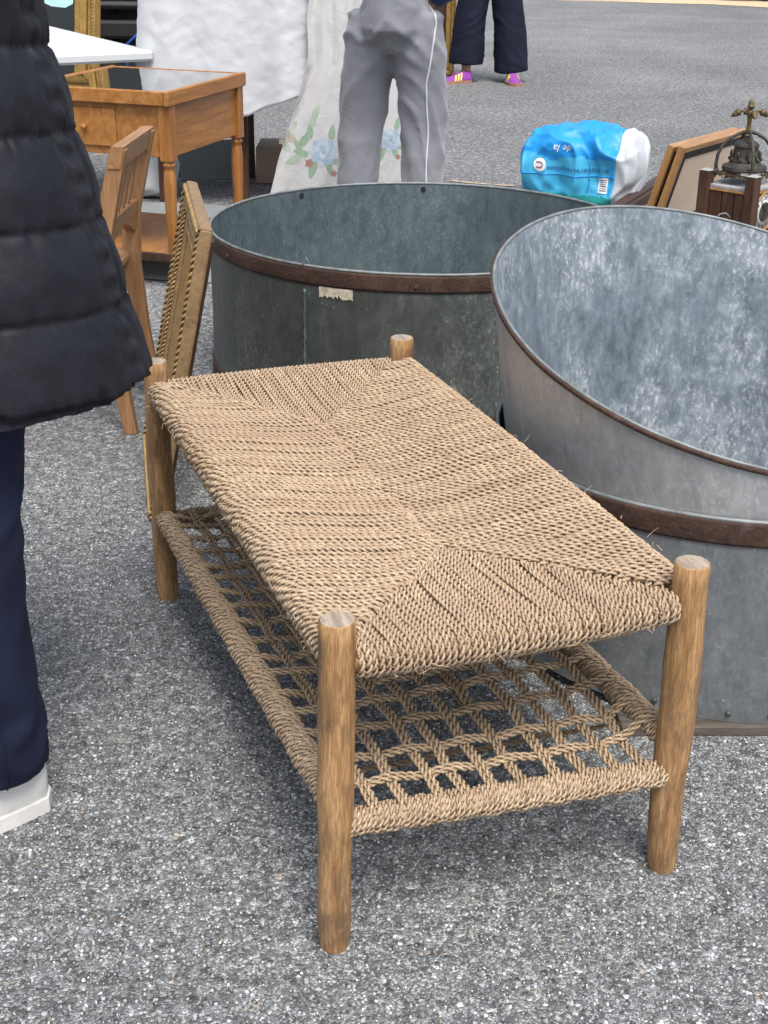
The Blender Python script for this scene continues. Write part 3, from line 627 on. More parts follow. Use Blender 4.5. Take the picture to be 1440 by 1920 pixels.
def shoe(root, name, fx, fy, d, mats, L=.28, W=.098, H=.075, stripes=None, z0=0.0):
    e = thing_child(name, root, (fx, fy, z0), -d)
    def sect(t):    # outline: half width along the length, t 0 heel .. 1 toe
        return W/2*(.78+.30*math.sin(PI*min(1, t*1.05))**.8)*min(1, (max(0.0, t)/.06+.25))**.5*min(1, ((1-t)/.10+.02))**.45
    w = MB(); n = 22
    def ringf(u, v):
        t = v; a = 2*PI*u; hw = sect(t); top = H*(1.0 if t < .28 else lerp(1.0, .5, smooth01((t-.28)/.45)))*(1 if t < .85 else lerp(1, .62, smooth01((t-.85)/.15)))
        ca, sa = math.cos(a), math.sin(a); z = .018+(top-.018)*(0.5+.5*sa) if False else max(0, sa)**.75*(top-.012)+.012
        x = hw*.96*(abs(ca)**.7)*(1 if ca > 0 else -1)*(1-.28*max(0, sa)); return (x, -.075+L*t, z)
    w.grid(ringf, n, 20, True); V = [ringf(k/n, 0) for k in range(n)]; w.add(V, [tuple(range(n))]); V = [ringf(k/n, 1) for k in range(n)]; w.add(V, [tuple(range(n))])
    upm = w.build('upper', mats[0], e, True)
    w = MB()
    out = [(sect(t)*1.07, -.078+(L+.008)*t) for t in [i/18 for i in range(19)]]; ring = [(x, y) for x, y in out]+[(-x, y) for x, y in out[::-1]]
    m = len(ring); V = [(x*1.02, y, .0) for x, y in ring]+[(x, y, .026) for x, y in ring]; w.add(V, [(i, (i+1) % m, m+(i+1) % m, m+i) for i in range(m)]+[tuple(range(m))[::-1], tuple(range(m, 2*m))])
    w.build('sole', mats[1], e)
    if stripes:
        for s in (-1, 1):
            for k in range(3):
                t0 = .34+.085*k; w = MB(); V = []
                for q in range(7):
                    vv = q/6; t = t0+.06*vv*-1+.03; hw = sect(t); a = .12+.95*vv
                    for dt in (0, .045):
                        p = Vector(ringf((a if s > 0 else PI-a)/(2*PI), t+dt)); V.append(p+Vector((s*.002, 0, .002)))
                w.add(V, [(2*q, 2*q+1, 2*q+3, 2*q+2) for q in range(6)]); w.build('stripe', stripes, upm, True)
    return e
def thing_child(name, parent, loc, rz=0):
    o = bpy.data.objects.new(name, None); col.objects.link(o); o.parent = parent; o.location = loc; o.rotation_euler = (0, 0, rz); return o
def sleeve(root, s, mat, name='sleeve', puff=0.0, r=(.075, .068, .058, .048), kind='pocket'):
    w = MB(); P = ARMS[kind](s)
    Q = []; R = []
    for i in range(len(P)-1):
        for k in range(6): t = k/6; Q.append(Vector(P[i]).lerp(Vector(P[i+1]), t)); R.append(lerp(r[min(i, 3)], r[min(i+1, 3)], t)+puff*abs(math.sin(PI*(i*6+k)/4)))
    w.tube(Q, R, 14); return w.build(name, mat, root, True)

# --- person in the long quilted coat, close to the camera on the left
FD = math.atan2(-(-.8), -.6)            # local +y -> (-.8, -.6)
lg = {1: dict(knee=(.10, .09, .5), foot=(.085, .16), dir=.05), -1: dict(knee=(-.085, -.02, .5), foot=(-.09, -.05), dir=.0)}
PC = (-.70, 2.12)
Rz = Matrix.Rotation(-FD, 3, 'Z')
def toloc(x, y, z=0): return Rz@Vector((x-PC[0], y-PC[1], z))
fo = toloc(-.65, 1.985); ok_side = 1 if fo.x > 0 else -1     # the foot that shows
lg2 = {ok_side: dict(knee=(fo.x, fo.y+.01, .48), foot=(fo.x, fo.y), dir=.0), -ok_side: dict(knee=(-fo.x*.9, fo.y+.16, .5), foot=(-fo.x*.9, fo.y+.26), dir=.0)}
pc = person('person in a long black quilted coat, dark jeans and white shoe at the left edge', PC, FD, .2, lg2, {1: 'front', -1: 'front'})
jeans = trousers(pc, lg2, M['denim'], .165, .098, .085, .088, .085, .8, 3, .95, 'jeans')
for s in (1, -1):
    f = lg2[s]['foot']; shoe(pc, 'shoe', f[0], f[1]-.005, 0, (M['white'], M['sole']), .29, .108, .125)
for nm, da in (('side_seam', .55),):
    kx, ky, kz = lg2[ok_side]['knee']; fx, fy = lg2[ok_side]['foot']; from_ = Vector((math.cos(da)*ok_side*0+toloc(PC[0]+.5, PC[1]-.9).x, toloc(PC[0]+.5, PC[1]-.9).y, 0)).normalized()
    from mathutils.bvhtree import BVHTree as _B
    bvj = _B.FromPolygons([v.co for v in jeans.data.vertices], [tuple(p.vertices) for p in jeans.data.polygons]); Q = []
    for k in range(46):
        z = .09+.6*k/45; h = bvj.ray_cast(Vector((lerp(fx, kx, min(1, z/.48)), lerp(fy, ky, min(1, z/.48)), z))+from_*.4, -from_)
        if h[0] is not None: Q.append(h[0]+from_*.0012)
    w = MB(); w.tube(Q, .0022, 6); w.build(nm, M['denim'], jeans, True)
seams = [1.52, 1.375, 1.245, 1.125, .995, .87, .745]
def coat_r(z): return float(np.interp(z, [.66, .72, .82, .955, 1.09, 1.215, 1.3, 1.42, 1.52], [.302, .308, .292, .259, .224, .195, .177, .17, .1]))
def coat_pt(u, v):
    a = 2*PI*u; z = 1.54-(1.54-.735)*v; r = coat_r(z); i = 0
    for k in range(len(seams)-1):
        if seams[k] >= z > seams[k+1]: i = k
    zz = z+.02*nz(math.cos(a)*1.3+4, math.sin(a)*1.3, 2)*0+.012*math.sin(a+.5); f = 0.0
    for k in range(len(seams)-1):
        if seams[k] >= zz >= seams[k+1]: f = (seams[k]-zz)/(seams[k]-seams[k+1])
    puff = .018*math.sin(PI*f)**.5 if 0 < f < 1 else 0
    if zz < seams[-2]: puff = .018*math.sin(PI*min(.5, f*.62))**.5-.03*max(0, f-.86)
    near = math.exp(-(min(f, 1-f)/.16)**2)
    wr = near*.005*(1-2*abs(nz(a*12, z*10)))+math.exp(-(min(f, 1-f)/.1)**2)*.0065*nz(a*30, z*5)+.007*nz(a*2.6, z*6, 3)+.002*(1-2*abs(nz(a*5+z*12, z*5-a*3, 7)))
    da = (a-(-.25)+PI) % (2*PI)-PI; groove = -.02*math.exp(-(da/.035)**2)+.004*math.exp(-((da-.1)/.06)**2)*math.sin(z*160)
    R = r+puff+wr+groove*(.6+.4*math.sin(PI*f))
    return toloc(PC[0]+.0+R*math.cos(a)*1.0, PC[1]+R*.86*math.sin(a), z+.010*nz(a*2, 3)*(v > .98))
w = MB(); w.grid(coat_pt, 260, 150, True)
co = w.build('quilted_coat', M['coat'], pc, True)
w = MB(); w.grid(lambda u, v: coat_pt(u, 1.0).lerp(toloc(PC[0], PC[1], .74), v*.75), 120, 6, True); w.build('coat_lining', M['coat'], co, True)
for s in (1, -1): sleeve(pc, s, M['coat'], 'coat_sleeve', .008, (.08, .078, .072, .062), 'front')
# --- person in grey tracksuit trousers, behind the far tub
PG = (.02, 6.05); lgG = {1: dict(knee=(.125, .03, .5), foot=(.125, -.02), dir=.3), -1: dict(knee=(-.15, .05, .5), foot=(-.175, 0), dir=-.2)}
YG = math.radians(-12)
pg = person('person in grey tracksuit trousers with white side piping, back turned', PG, YG, .2, lgG, {1: 'elbow', -1: 'front'}); pg.scale = (1, 1, 1.09)
tg = trousers(pg, lgG, M['sweat'], .2, .114, .098, .08, .07, 1.25, 9, 1.08)
def legline(s, dx, dy):
    kx, ky, kz = lgG[s]['knee']; fx, fy = lgG[s]['foot']
    return [(s*.15, -.03, 1.02), (s*.175, -.05, .9), (lerp(s*.1, kx, .55), ky*.5, .68), (kx, ky, kz), (lerp(kx, fx, .5), lerp(ky, fy, .5), .3), (fx, fy, .09)]
def piping(s, offx, offy):
    P = legline(s, 0, 0); R = [.04, .055, .11, .098, .09, .082]; Q = []
    for i in range(len(P)-1):
        for k in range(8):
            t = k/8; p = Vector(P[i]).lerp(Vector(P[i+1]), t); r = lerp(R[i], R[i+1], t); Q.append(p+Vector((offx, offy, 0)).normalized()*(r+.004)+Vector((.004*nz(p.z*14, 2), .004*nz(p.z*11, 6), 0)))
    from mathutils.bvhtree import BVHTree
    bv = BVHTree.FromPolygons([v.co for v in tg.data.vertices], [tuple(p.vertices) for p in tg.data.polygons]); Q2 = []
    for q in Q:
        dv = Vector((-offx, -offy, 0)).normalized(); hit = bv.ray_cast(q-dv*.25, dv)
        if hit[0] is not None: Q2.append(hit[0]-dv*.0015)
    w = MB(); w.tube(Q2, .0042, 6); return w.build('side_piping', M['whitecloth'], tg, True)
piping(1, .35, -.94)
for s in (1, -1):
    f = lgG[s]['foot']; shoe(pg, 'shoe', f[0], f[1], lgG[s]['dir'], (M['blackplastic'], M['sole']))
w = MB(); w.tube([(0, 0, 1.035), (0, .005, 1.1), (0, 0, 1.3), (0, -.01, 1.42), (0, 0, 1.47)], [(.165, .125), (.19, .14), (.205, .145), (.16, .11), (.075, .065)], 22); w.build('sweatshirt', M['navy_jersey'], pg, True)
sleeve(pg, -1, M['navy_jersey'], kind='front'); sleeve(pg, 1, M['navy_jersey'], kind='elbow')
# --- person walking in wide navy trousers and purple trainers, far back
PN = (.84, 12.52); YN = math.radians(180)
lgN = {1: dict(knee=(.17, .02, .5), foot=(.185, .02), dir=1.15, hem=.15), -1: dict(knee=(-.17, .0, .5), foot=(-.205, 0), dir=-.1, hem=.085)}
pn = person('person in wide navy trousers and purple trainers with yellow stripes', PN, YN, .2, lgN)
trousers(pn, lgN, M['navy'], .2, .125, .135, .15, .10, .8, 21)
for s in (1, -1):
    f = lgN[s]['foot']; shoe(pn, 'trainer', f[0]+(.03 if s == 1 else 0), f[1]+.10, lgN[s]['dir'], (M['purple'], M['gum']), .31, .115, .095, M['yellow'])
w = MB(); w.tube([(0, 0, .98), (0, .005, 1.1), (0, 0, 1.3), (0, -.01, 1.42), (0, 0, 1.47)], [(.19, .14), (.18, .135), (.2, .14), (.16, .11), (.075, .065)], 22); w.build('jacket', M['navy'], pn, True)
for s in (1, -1): sleeve(pn, s, M['navy'])

# ------------------------------------------------------------------ leaning frames
def frame_thing(name, label, cat, B1, phi, L, H, lean, side, bw, bt, mat, prof='flat', panel=None, panel_m=None, extra=None):
    """rectangular frame standing on its bottom edge. B1 one bottom corner, phi heading of the bottom edge, leaning by `lean` towards `side`.
    local axes: x along the bottom, z up the frame, y = the side the face looks to (-y is the lean side)"""
    root = thing(name, label, cat, B1); d = Vector((math.cos(phi), math.sin(phi), 0)); nn = Vector((-d.y, d.x, 0))*side
    upv = Vector((0, 0, 1))*math.cos(lean)+nn*math.sin(lean); yv = upv.cross(d)
    root.matrix_world = Matrix(((d.x, yv.x, upv.x, B1[0]), (d.y, yv.y, upv.y, B1[1]), (d.z, yv.z, upv.z, B1[2]), (0, 0, 0, 1)))
    face = 1 if side < 0 else -1
    return root, L, H
def moulding(root, L, H, bw, y0, y1, mats, name='frame_rail', lip=None, bev=.006):
    """four mitred bars between planes y0..y1"""
    for nm, P in (('rail', [(0, 0), (L, 0), (L-bw, bw), (bw, bw)]), ('rail', [(0, H), (L, H), (L-bw, H-bw), (bw, H-bw)]), ('stile', [(0, 0), (0, H), (bw, H-bw), (bw, bw)]), ('stile', [(L, 0), (L, H), (L-bw, H-bw), (L-bw, bw)])):
        w = MB(); c = Vector((sum(p[0] for p in P)/4, sum(p[1] for p in P)/4)); k = .9995
        Q = [(c.x+(p[0]-c.x)*k, c.y+(p[1]-c.y)*k) for p in P]; b = bev
        w.add([(x, y0, z) for x, z in Q]+[(x, y1, z) for x, z in Q], [(0, 1, 2, 3), (4, 7, 6, 5), (0, 4, 5, 1), (1, 5, 6, 2), (2, 6, 7, 3), (3, 7, 4, 0)])
        o = w.build(nm, mats[1] if nm == 'rail' else mats[0], root); m = o.modifiers.new('b', 'BEVEL'); m.width = b; m.segments = 2
def ropebead(root, L, H, ins, y, R, mat, pitch=.03):
    P = [(ins, y, ins), (L-ins, y, ins), (L-ins, y, H-ins), (ins, y, H-ins), (ins, y, ins)]
    for i in range(4):
        a, b = Vector(P[i]), Vector(P[i+1]); n = 30; v, q = rope([a.lerp(b, k/n) for k in range(n+1)], R, pitch, i, .006); link('rope_bead', fastmesh('rope_bead', v, q, mat), root)
def stack_frame(root, L, H, steps, mats):
    for ins, bw, y0, y1 in steps:
        e = thing_child('moulding', root, (ins, 0, ins)); moulding(e, L-2*ins, H-2*ins, bw, y0, y1, mats)
# gilt frame leaning on the far tub
gf, L, H = frame_thing('gilt_frame', 'deep gilded picture frame with rope mouldings, standing beside the far tub', 'picture frame', (-.694, 3.779, 0.004), -1.385, .61, .75, .205, 1, .07, .05, M['gilt'])
stack_frame(gf, L, H, [(0, .05, -.002, .03), (.05, .045, .008, .026), (.095, .014, .008, .022)], (M['gilt_pale'], M['gilt_pale']))
ropebead(gf, L, H, .012, -.003, .0075, M['gilt_bright'], .034); ropebead(gf, L, H, .052, .004, .006, M['gilt_bright'], .026); ropebead(gf, L, H, .1, .013, .0065, M['gilt_bright'], .034)
w = MB(); w.box((L/2, .02, H/2), (L-.22, .006, H-.22)); w.build('back_panel', M['gilt'], gf)
for x in (.04, L-.04):
    w = MB(); w.box((x, .0345, H/2), (.05, .008, H-.06)); w.build('back_batten', M['wood_dark'], gf)
# two oak-framed pictures leaning by the bell clock
d = Vector((.595, .804, 0)); nrm = Vector((.804, -.595, 0)); T1_ = Vector((1.33, 6.452, .42)); lean = .275; B1_ = T1_-nrm*.42*math.tan(lean); B1_.z = .003; Hh = .42/math.cos(lean); phi = math.atan2(d.y, d.x)
for k, off in enumerate((0.0, .052)):
    lb = ['oak framed picture with black and beige mount, leaning beside the bell clock', 'oak picture frame leaning behind the beige-mounted picture'][k]
    B = B1_-nrm*off; pf, L, H = frame_thing('framed_picture', lb, 'picture', B, phi, .72, Hh, lean, -1, .03, .03, M['wood_frame'])
    e = thing_child('oak_moulding', pf, (0, 0, 0)); moulding(e, L, H, .027, -.010, .022, (M['wood_frame'], M['wood_framex']), bev=.003)
    e = thing_child('black_mount', pf, (.027, 0, .027)); moulding(e, L-.054, H-.054, .034, -.008, .016, (M['black'], M['black']), bev=.001)
    w = MB(); w.box((L/2, .006, H/2), (L-.123, .02, H-.123)); w.build('mount_board', M['beige'], pf)
# gilt frame on the white table end, far left, with dark glass
mf, L, H = frame_thing('gilt_frame', 'tall gilded frame with dark glass, leaning behind the white folding table', 'picture frame', (-2.493, 9.035, 0.003), 2.75-PI, .75, 1.25, .14, 1, .1, .06, M['gilt'])
stack_frame(mf, L, H, [(0, .05, -.03, .04), (.05, .05, -.045, .03), (.10, .05, -.02, .03)], (M['gilt'], M['gilt']))
ropebead(mf, L, H, .015, -.035, .009, M['gilt_bright'], .04)
w = MB(); w.box((L/2, .012, H/2), (L-.29, .012, H-.29)); w.build('picture', M['glassdark'], mf)
w = MB(); V = [(.30, .004, .86), (.42, .004, .82), (.52, .004, .815), (.575, .004, .84), (.59, .004, 1.09), (.30, .004, 1.09)]; w.add(V, [(0, 1, 2, 3, 4, 5)]); w.build('sky_reflection', M['teal'], mf)  # flat teal shape: sky reflection in the dark glass, put in as colour
# gilt frame far back beside the grey trousers, on a crate
lf, L, H = frame_thing('gilt_frame', 'old gilt frame standing far back beside the grey tracksuit trousers', 'picture frame', (.15, 12.95, .003), -.12, .42, .85, .1, 1, .08, .05, M['gilt'])
stack_frame(lf, L, H, [(0, .04, -.02, .035), (.04, .045, -.008, .025)], (M['gilt'], M['gilt'])); ropebead(lf, L, H, .012, -.022, .007, M['gilt_bright'], .04)
w = MB(); w.box((L/2, .012, H/2), (L-.17, .01, H-.17)); w.build('back_panel', M['wood_dark'], lf)
cr = thing('wooden_crate', 'wooden crate behind the far gilt frame', 'crate', (.3, 13.25, 0), .1)
for k in range(4):
    for sx, sy, lx, ly in ((0, -.15, .5, .015), (0, .15, .5, .015)):
        w = MB(); w.box((sx, sy, .06+k*.12), (lx, ly, .1), None, .003); w.build('slat', M['plank'], cr)
for sx in (-.242, .242):
    for k in range(4): w = MB(); w.box((sx, 0, .06+k*.12), (.015, .28, .1), None, .003); w.build('slat', M['plank'], cr)

# ------------------------------------------------------------------ slat-back chair
ch = thing('slat_back_chair', 'brown wooden chair with slatted back, between the coat and the display table', 'chair', (-.775, 4.0, 0), -.06)
def post(y0, name='back_post'):
    P = [(.045, y0, 0), (.012, y0, .22), (-.008, y0, .42), (0.0, y0, .58), (.06, y0, .815)]; R = [.017, .02, .024, .024, .02]
    w = MB(); V = []
    for (x, y, z), r in zip(P, R): V += [(x-r*1.1, y-.016, z), (x+r*1.1, y-.016, z), (x+r*1.1, y+.016, z), (x-r*1.1, y+.016, z)]
    w.add(V, [(i*4+k, i*4+(k+1) % 4, i*4+4+(k+1) % 4, i*4+4+k) for i in range(4) for k in range(4)]+[(3, 2, 1, 0), (16, 17, 18, 19)])
    o = w.build(name, M['wood_chair'], ch); m = o.modifiers.new('b', 'BEVEL'); m.width = .003; m.segments = 2
post(-.17); post(.17)
def bx(z): return float(np.interp(z, [.42, .58, .815], [-.008, 0, .06]))
def cbar(name, y0, y1, z0, z1, th, mat, arch=0.0):
    w = MB(); n = 12
    V = []
    for i in range(n+1):
        t = i/n; y = lerp(y0, y1, t); a = arch*math.sin(PI*t); zl = z0+a
        for (dx, z) in ((-th/2, zl), (th/2, zl), (th/2, z1), (-th/2, z1)): V.append((bx(z)+dx, y, z))
    w.add(V, [(i*4+k, i*4+(k+1) % 4, i*4+4+(k+1) % 4, i*4+4+k) for i in range(n) for k in range(4)]+[(3, 2, 1, 0), (n*4, n*4+1, n*4+2, n*4+3)])
    return w.build(name, mat, ch)
cbar('top_rail', -.19, .19, .765, .823, .034, M['wood_chair_y']); cbar('lower_rail', -.155, .155, .52, .615, .03, M['wood_chair_y'], .05)
for y in (-.09, -.03, .03, .09): cbar('slat', y-.011, y+.011, .595, .77, .008, M['wood_chair'])
w = MB(); w.box((-.21, 0, .445), (.4, .39, .035), None, .01); w.build('seat', M['wood_chair_y'], ch)
for y in (-.165, .165):
    w = MB(); w.tube([(-.38, y, 0), (-.385, y, .43)], [.016, .021], 8); w.build('front_leg', M['wood_chair'], ch)
    w = MB(); w.box((-.19, y, .4), (.36, .018, .06)); w.build('seat_rail', M['wood_chair_y'], ch)
w = MB(); w.lathe([(.009, 0), (.011, .004), (.007, .01), (.0001, .012)], 10, (.02, -.187, .5), rot('X', PI/2)); w.build('brass_screw', M['gilt_bright'], ch, True)

# ------------------------------------------------------------------ glazed display table
DT = thing('display_table', 'honey wood display table with glass top, turned legs and a low shelf', 'display table', (-.834, 5.474, 0), 2.822-PI/2)
LV, LU, TZ = .703, .638, .76       # local x along the right side (receding), y to the left
for nm, c, sz in (('top_rail', (LV/2, .011, TZ-.028), (LV+.03, .022, .056)), ('top_rail', (LV/2, LU-.011, TZ-.028), (LV+.03, .022, .056)), ('top_rail', (.004, LU/2, TZ-.029), (.022, LU-.046, .054)), ('top_rail', (LV-.004, LU/2, TZ-.029), (.022, LU-.046, .054))):
    w = MB(); w.box(c, sz, None, .004); w.build(nm, M['wood_honey'], DT)
ap = []
for nm, c, sz in (('apron', (LV/2, .03, TZ-.155), (LV-.11, .018, .195)), ('apron', (LV/2, LU-.03, TZ-.155), (LV-.11, .018, .195)), ('apron', (.03, LU/2, TZ-.155), (.018, LU-.11, .195)), ('apron', (LV-.03, LU/2, TZ-.155), (.018, LU-.11, .195))):
    w = MB(); w.box(c, sz, None, .002); ap.append(w.build(nm, M['wood_honey'], DT))
w = MB(); w.box((.017, .375, TZ-.15), (.012, .26, .145), None, .003); dr = w.build('drawer', M['wood_honey'], DT)
w = MB(); w.lathe([(.006, 0), (.005, .008), (.013, .016), (.01, .025), (.0001, .027)], 12, (.012, .375, TZ-.15), rot('Y', -PI/2)); w.build('knob', M['wood_honey_z'], dr, True)
w = MB(); w.lathe([(.012, 0), (.01, .004), (.0001, .005)], 12, (.021, .15, TZ-.15), rot('Y', -PI/2)); w.build('keyhole_boss', M['wood_honey_z'], DT, True)
for x in (.032, LV-.032):
    for y in (.032, LU-.032):
        w = MB(); w.box((x, y, TZ-.16), (.052, .052, .212), None, .003); lg_ = w.build('leg', M['wood_honey_z'], DT)
        w = MB(); w.lathe([(.013, 0), (.015, .02), (.017, .1), (.0215, .26), (.0255, .40), (.022, .455), (.0175, .468), (.025, .476), (.025, .484), (.018, .488), (.024, .494)], 18, (x, y, 0)); w.build('turned_shaft', M['wood_honey_z'], lg_, True)
w = MB(); w.box((LV/2, LU/2, .125), (LV-.02, LU-.02, .018), None, .004); w.build('shelf', M['wood_honey'], DT)
for c, sz in (((LV/2, -.004, .12), (LV, .016, .034)), ((-.004, LU/2, .12), (.016, LU-.01, .034))):
    w = MB(); w.box(c, sz, None, .003); w.build('shelf_edge', M['wood_dark'], DT)
t = NT('display_lining'); v = t.mapping(); n1 = t.noise(v, 9, 5, .7, .8)
t.set(t.ramp(n1, [(.36, (.03, .036, .038)), (.5, (.1, .118, .12)), (.58, (.3, .33, .33)), (.68, (.55, .58, .58))]), .7); M['lining'] = t.m
w = MB(); w.box((LV/2, LU/2, TZ-.024), (LV-.022, LU-.05, .006)); w.build('lined_tray', M['lining'], DT)
w = MB(); w.add([(.012, .022, TZ-.004), (LV-.012, .022, TZ-.004), (LV-.012, LU-.022, TZ-.004), (.012, LU-.022, TZ-.004)], [(0, 1, 2, 3)]); w.build('glass_top', M['glass'], DT)
R2 = Matrix.Rotation(2.822-PI/2, 3, 'Z')
for k, (x, y, r) in enumerate([(.17, .17, .12), (.42, .2, .125)]):
    p = R2@Vector((x, y, 0)); w = MB(); w.lathe([(r*.5, .002), (r*.55, .001), (r*.75, .012), (r, .026), (r, .029), (r*.74, .016), (r*.5, .006)], 36, cap=False); w.lathe([(.001, .004), (r*.55, .004)], 36, cap=False)
    o = w.build('glass_dish', m_plain('dish_glaze%d' % k, (.32, .42, .43), .25, 0, .3, 25, .1), None, True); o.location = (p.x-.834, p.y+5.474, TZ-.0205); o.scale = (1, 1, .45)
    tag(o, ['round blue-grey dish under the glass, nearest the display table corner', 'round blue-grey dish under the glass, farther from the front corner'][k], 'dish', 'dishes in the display table')
for k, (x, y, sx, sy, a) in enumerate([(.45, .47, .2, .12, .3), (.2, .46, .16, .1, -.4), (.58, .38, .1, .14, .1)]):
    p = R2@Vector((x, y, 0)); w = MB(); w.box((0, 0, .003), (sx, sy, .006)); o = w.build('paper_card', M['paper'] if k == 1 else M['whiteplastic']); o.location = (p.x-.834, p.y+5.474, TZ-.0208); o.rotation_euler = (0, 0, a+1.25)
    tag(o, ['large white card under the glass of the display table', 'yellowed card under the glass of the display table', 'small white card at the back under the display glass'][k], 'card')

# ------------------------------------------------------------------ white folding table, draped table, sheet
wt = thing('folding_table', 'white plastic folding table behind the display table', 'table', (-1.13, 7.0, 0), math.atan2(.85, -.52))
w = MB(); w.box((.75, .36, .735), (1.5, .72, .05), None, .012); w.build('table_top', M['whiteplastic'], wt)
for x in (.18, 1.32):
    for y in (.1, .62): w = MB(); w.tube([(x, y, 0), (x, y, .715)], .014, 8); w.build('leg', M['steel'], wt, True)
dt = thing('dark_table', 'dark wooden table under the white cotton cloth', 'table', (-.78, 7.55, 0), .05)
w = MB(); w.box((0, 0, .76), (.82, .85, .03)); w.build('table_top', M['wood_dark'], dt)
for x in (-.38, .03, .38):
    for y in (-.36, .36):
        w = MB(); w.box((x, y, .372), (.045, .045, .744), None, .003); w.build('leg', M['wood_darkz'], dt)
w = MB(); w.box((0, -.38, .66), (.72, .02, .16)); w.build('apron', M['wood_dark'], dt)
bxs = thing('stacked_box', 'tall box covered by the white cotton cloth on the dark table', 'box', (-.78, 7.55, .778), .05)
w = MB(); w.box((0, 0, .18), (.7, .72, .36), None, .01); w.build('carton', M['cardboard'], bxs)
w = MB(); w.box((0, 0, .366), (.16, .7, .004)); w.build('tape', M['paper'], bxs)
def rrect(u, hx, hy, r):
    per = [(hx-r)*2, PI/2*r, (hy-r)*2, PI/2*r]*2; s = u*sum(per); x, y = -hx+r, -hy; a = 0
    for k, L_ in enumerate(per):
        if s <= L_ or k == 7:
            if k % 2 == 0: return x+math.cos(a)*s, y+math.sin(a)*s, a
            th = s/r; cx, cy = x-math.sin(a)*r, y+math.cos(a)*r; return cx+math.sin(a+th)*r, cy-math.cos(a+th)*r, a+th
        s -= L_
        if k % 2 == 0: x += math.cos(a)*L_; y += math.sin(a)*L_
        else:
            cx, cy = x-math.sin(a)*r, y+math.cos(a)*r; a += PI/2; x, y = cx+math.sin(a)*r, cy-math.cos(a)*r
CT = Vector((-.79, 7.5, 0))
def clothp(u, v):
    x, y, a = rrect(u, .405, .45, .07); n = Vector((math.sin(a), -math.cos(a), 0))
    if v < .2: k = v/.2; return CT+Vector((x*k, y*k, 1.165+.006*nz(x*k*6, y*k*6)))
    t = (v-.2)/.8; hem = float(np.interp(x, [-.42, .1, .2, .36, .42], [.44, .45, .50, .56, .56])) if y < -.2 else .5
    hem += .012*nz(u*11, 2); z = lerp(1.16, hem, t)
    f = t**.7*(.02*math.sin(u*2*PI*13+3*nz(u*9, 4))+.03*nz(u*12, t*.8))+.003*nz(u*30, t*8, 5)*min(1, t*3)+.0032*(1-2*abs(nz(u*24+t*4, t*9, 8)))*min(1, t*4)+.0022*(1-2*abs(nz(u*50-t*9, t*13, 3)))*min(1, t*4)
    fl = .015+.07*t
    return CT+Vector((x, y, z))+n*(fl*.5+f)
w = MB(); w.grid(clothp, 420, 60, True); cl = w.build('draped_cloth', M['whitecloth'], None, True); tag(cl, 'white cotton cloth draped over the dark table behind the display table', 'cloth')
md = cl.modifiers.new('s', 'SOLIDIFY'); md.thickness = .0015
def sheetp(u, v, off=0.0):
    z = lerp(1.25, .012, v); xl = float(np.interp(z, [0, .1, .3, .5, .7, 1.3], [-.60, -.585, -.525, -.46, -.40, -.37])); xr = .13
    x = lerp(xl, xr, u); x += .012*nz(z*6, 3)*(1-u)
    f = .03*math.sin(u*15+1.2*nz(u*4, v*2))*(.4+.6*v)+.012*nz(u*11, v*2)+.002*(1-2*abs(nz(u*20+v*6, v*12, 4)))
    return Vector((x, 7.02-.06*v+f-off, z))
w = MB(); w.grid(sheetp, 300, 180); sh = w.build('floral_sheet', M['sheet'], None, True); tag(sh, 'white bed sheet printed with blue roses and green leaves, hanging behind the grey trousers', 'sheet')
md = sh.modifiers.new('s', 'SOLIDIFY'); md.thickness = .0012
def sheet_uv(px, z):
    xl = float(np.interp(z, [0, .1, .3, .5, .7, 1.3], [-.60, -.585, -.525, -.46, -.40, -.37])); return (px-xl)/(.13-xl), (1.25-z)/(1.25-.012)
pm = {k: m_plain('print_'+k, c, .9, 0, .12, 60, 0) for k, c in dict(blue=(.33, .42, .52), pale=(.43, .5, .56), dark=(.25, .35, .47), green=(.27, .38, .27), leaf=(.38, .46, .37), red=(.36, .19, .15), tan=(.45, .4, .31)).items()}
def blob(px, pz, a, l, wd, m, name, off):
    w = MB(); n = 14; V = [sheetp(*sheet_uv(px, pz), off)]
    for q in (.35, .7, 1.0):
        for k in range(n):
            t = 2*PI*k/n; ex, ez = q*l*math.cos(t), q*wd*math.sin(t)*(1-.35*math.cos(t)); x = px+ex*math.cos(a)-ez*math.sin(a); z = pz+ex*math.sin(a)+ez*math.cos(a); V.append(sheetp(*sheet_uv(x, z), off))
    w.add(V, [(0, 1+k, 1+(k+1) % n) for k in range(n)]+[(1+r*n+k, 1+r*n+n+k, 1+r*n+n+(k+1) % n, 1+r*n+(k+1) % n) for r in (0, 1) for k in range(n)]); w.build(name, m, sh, True)
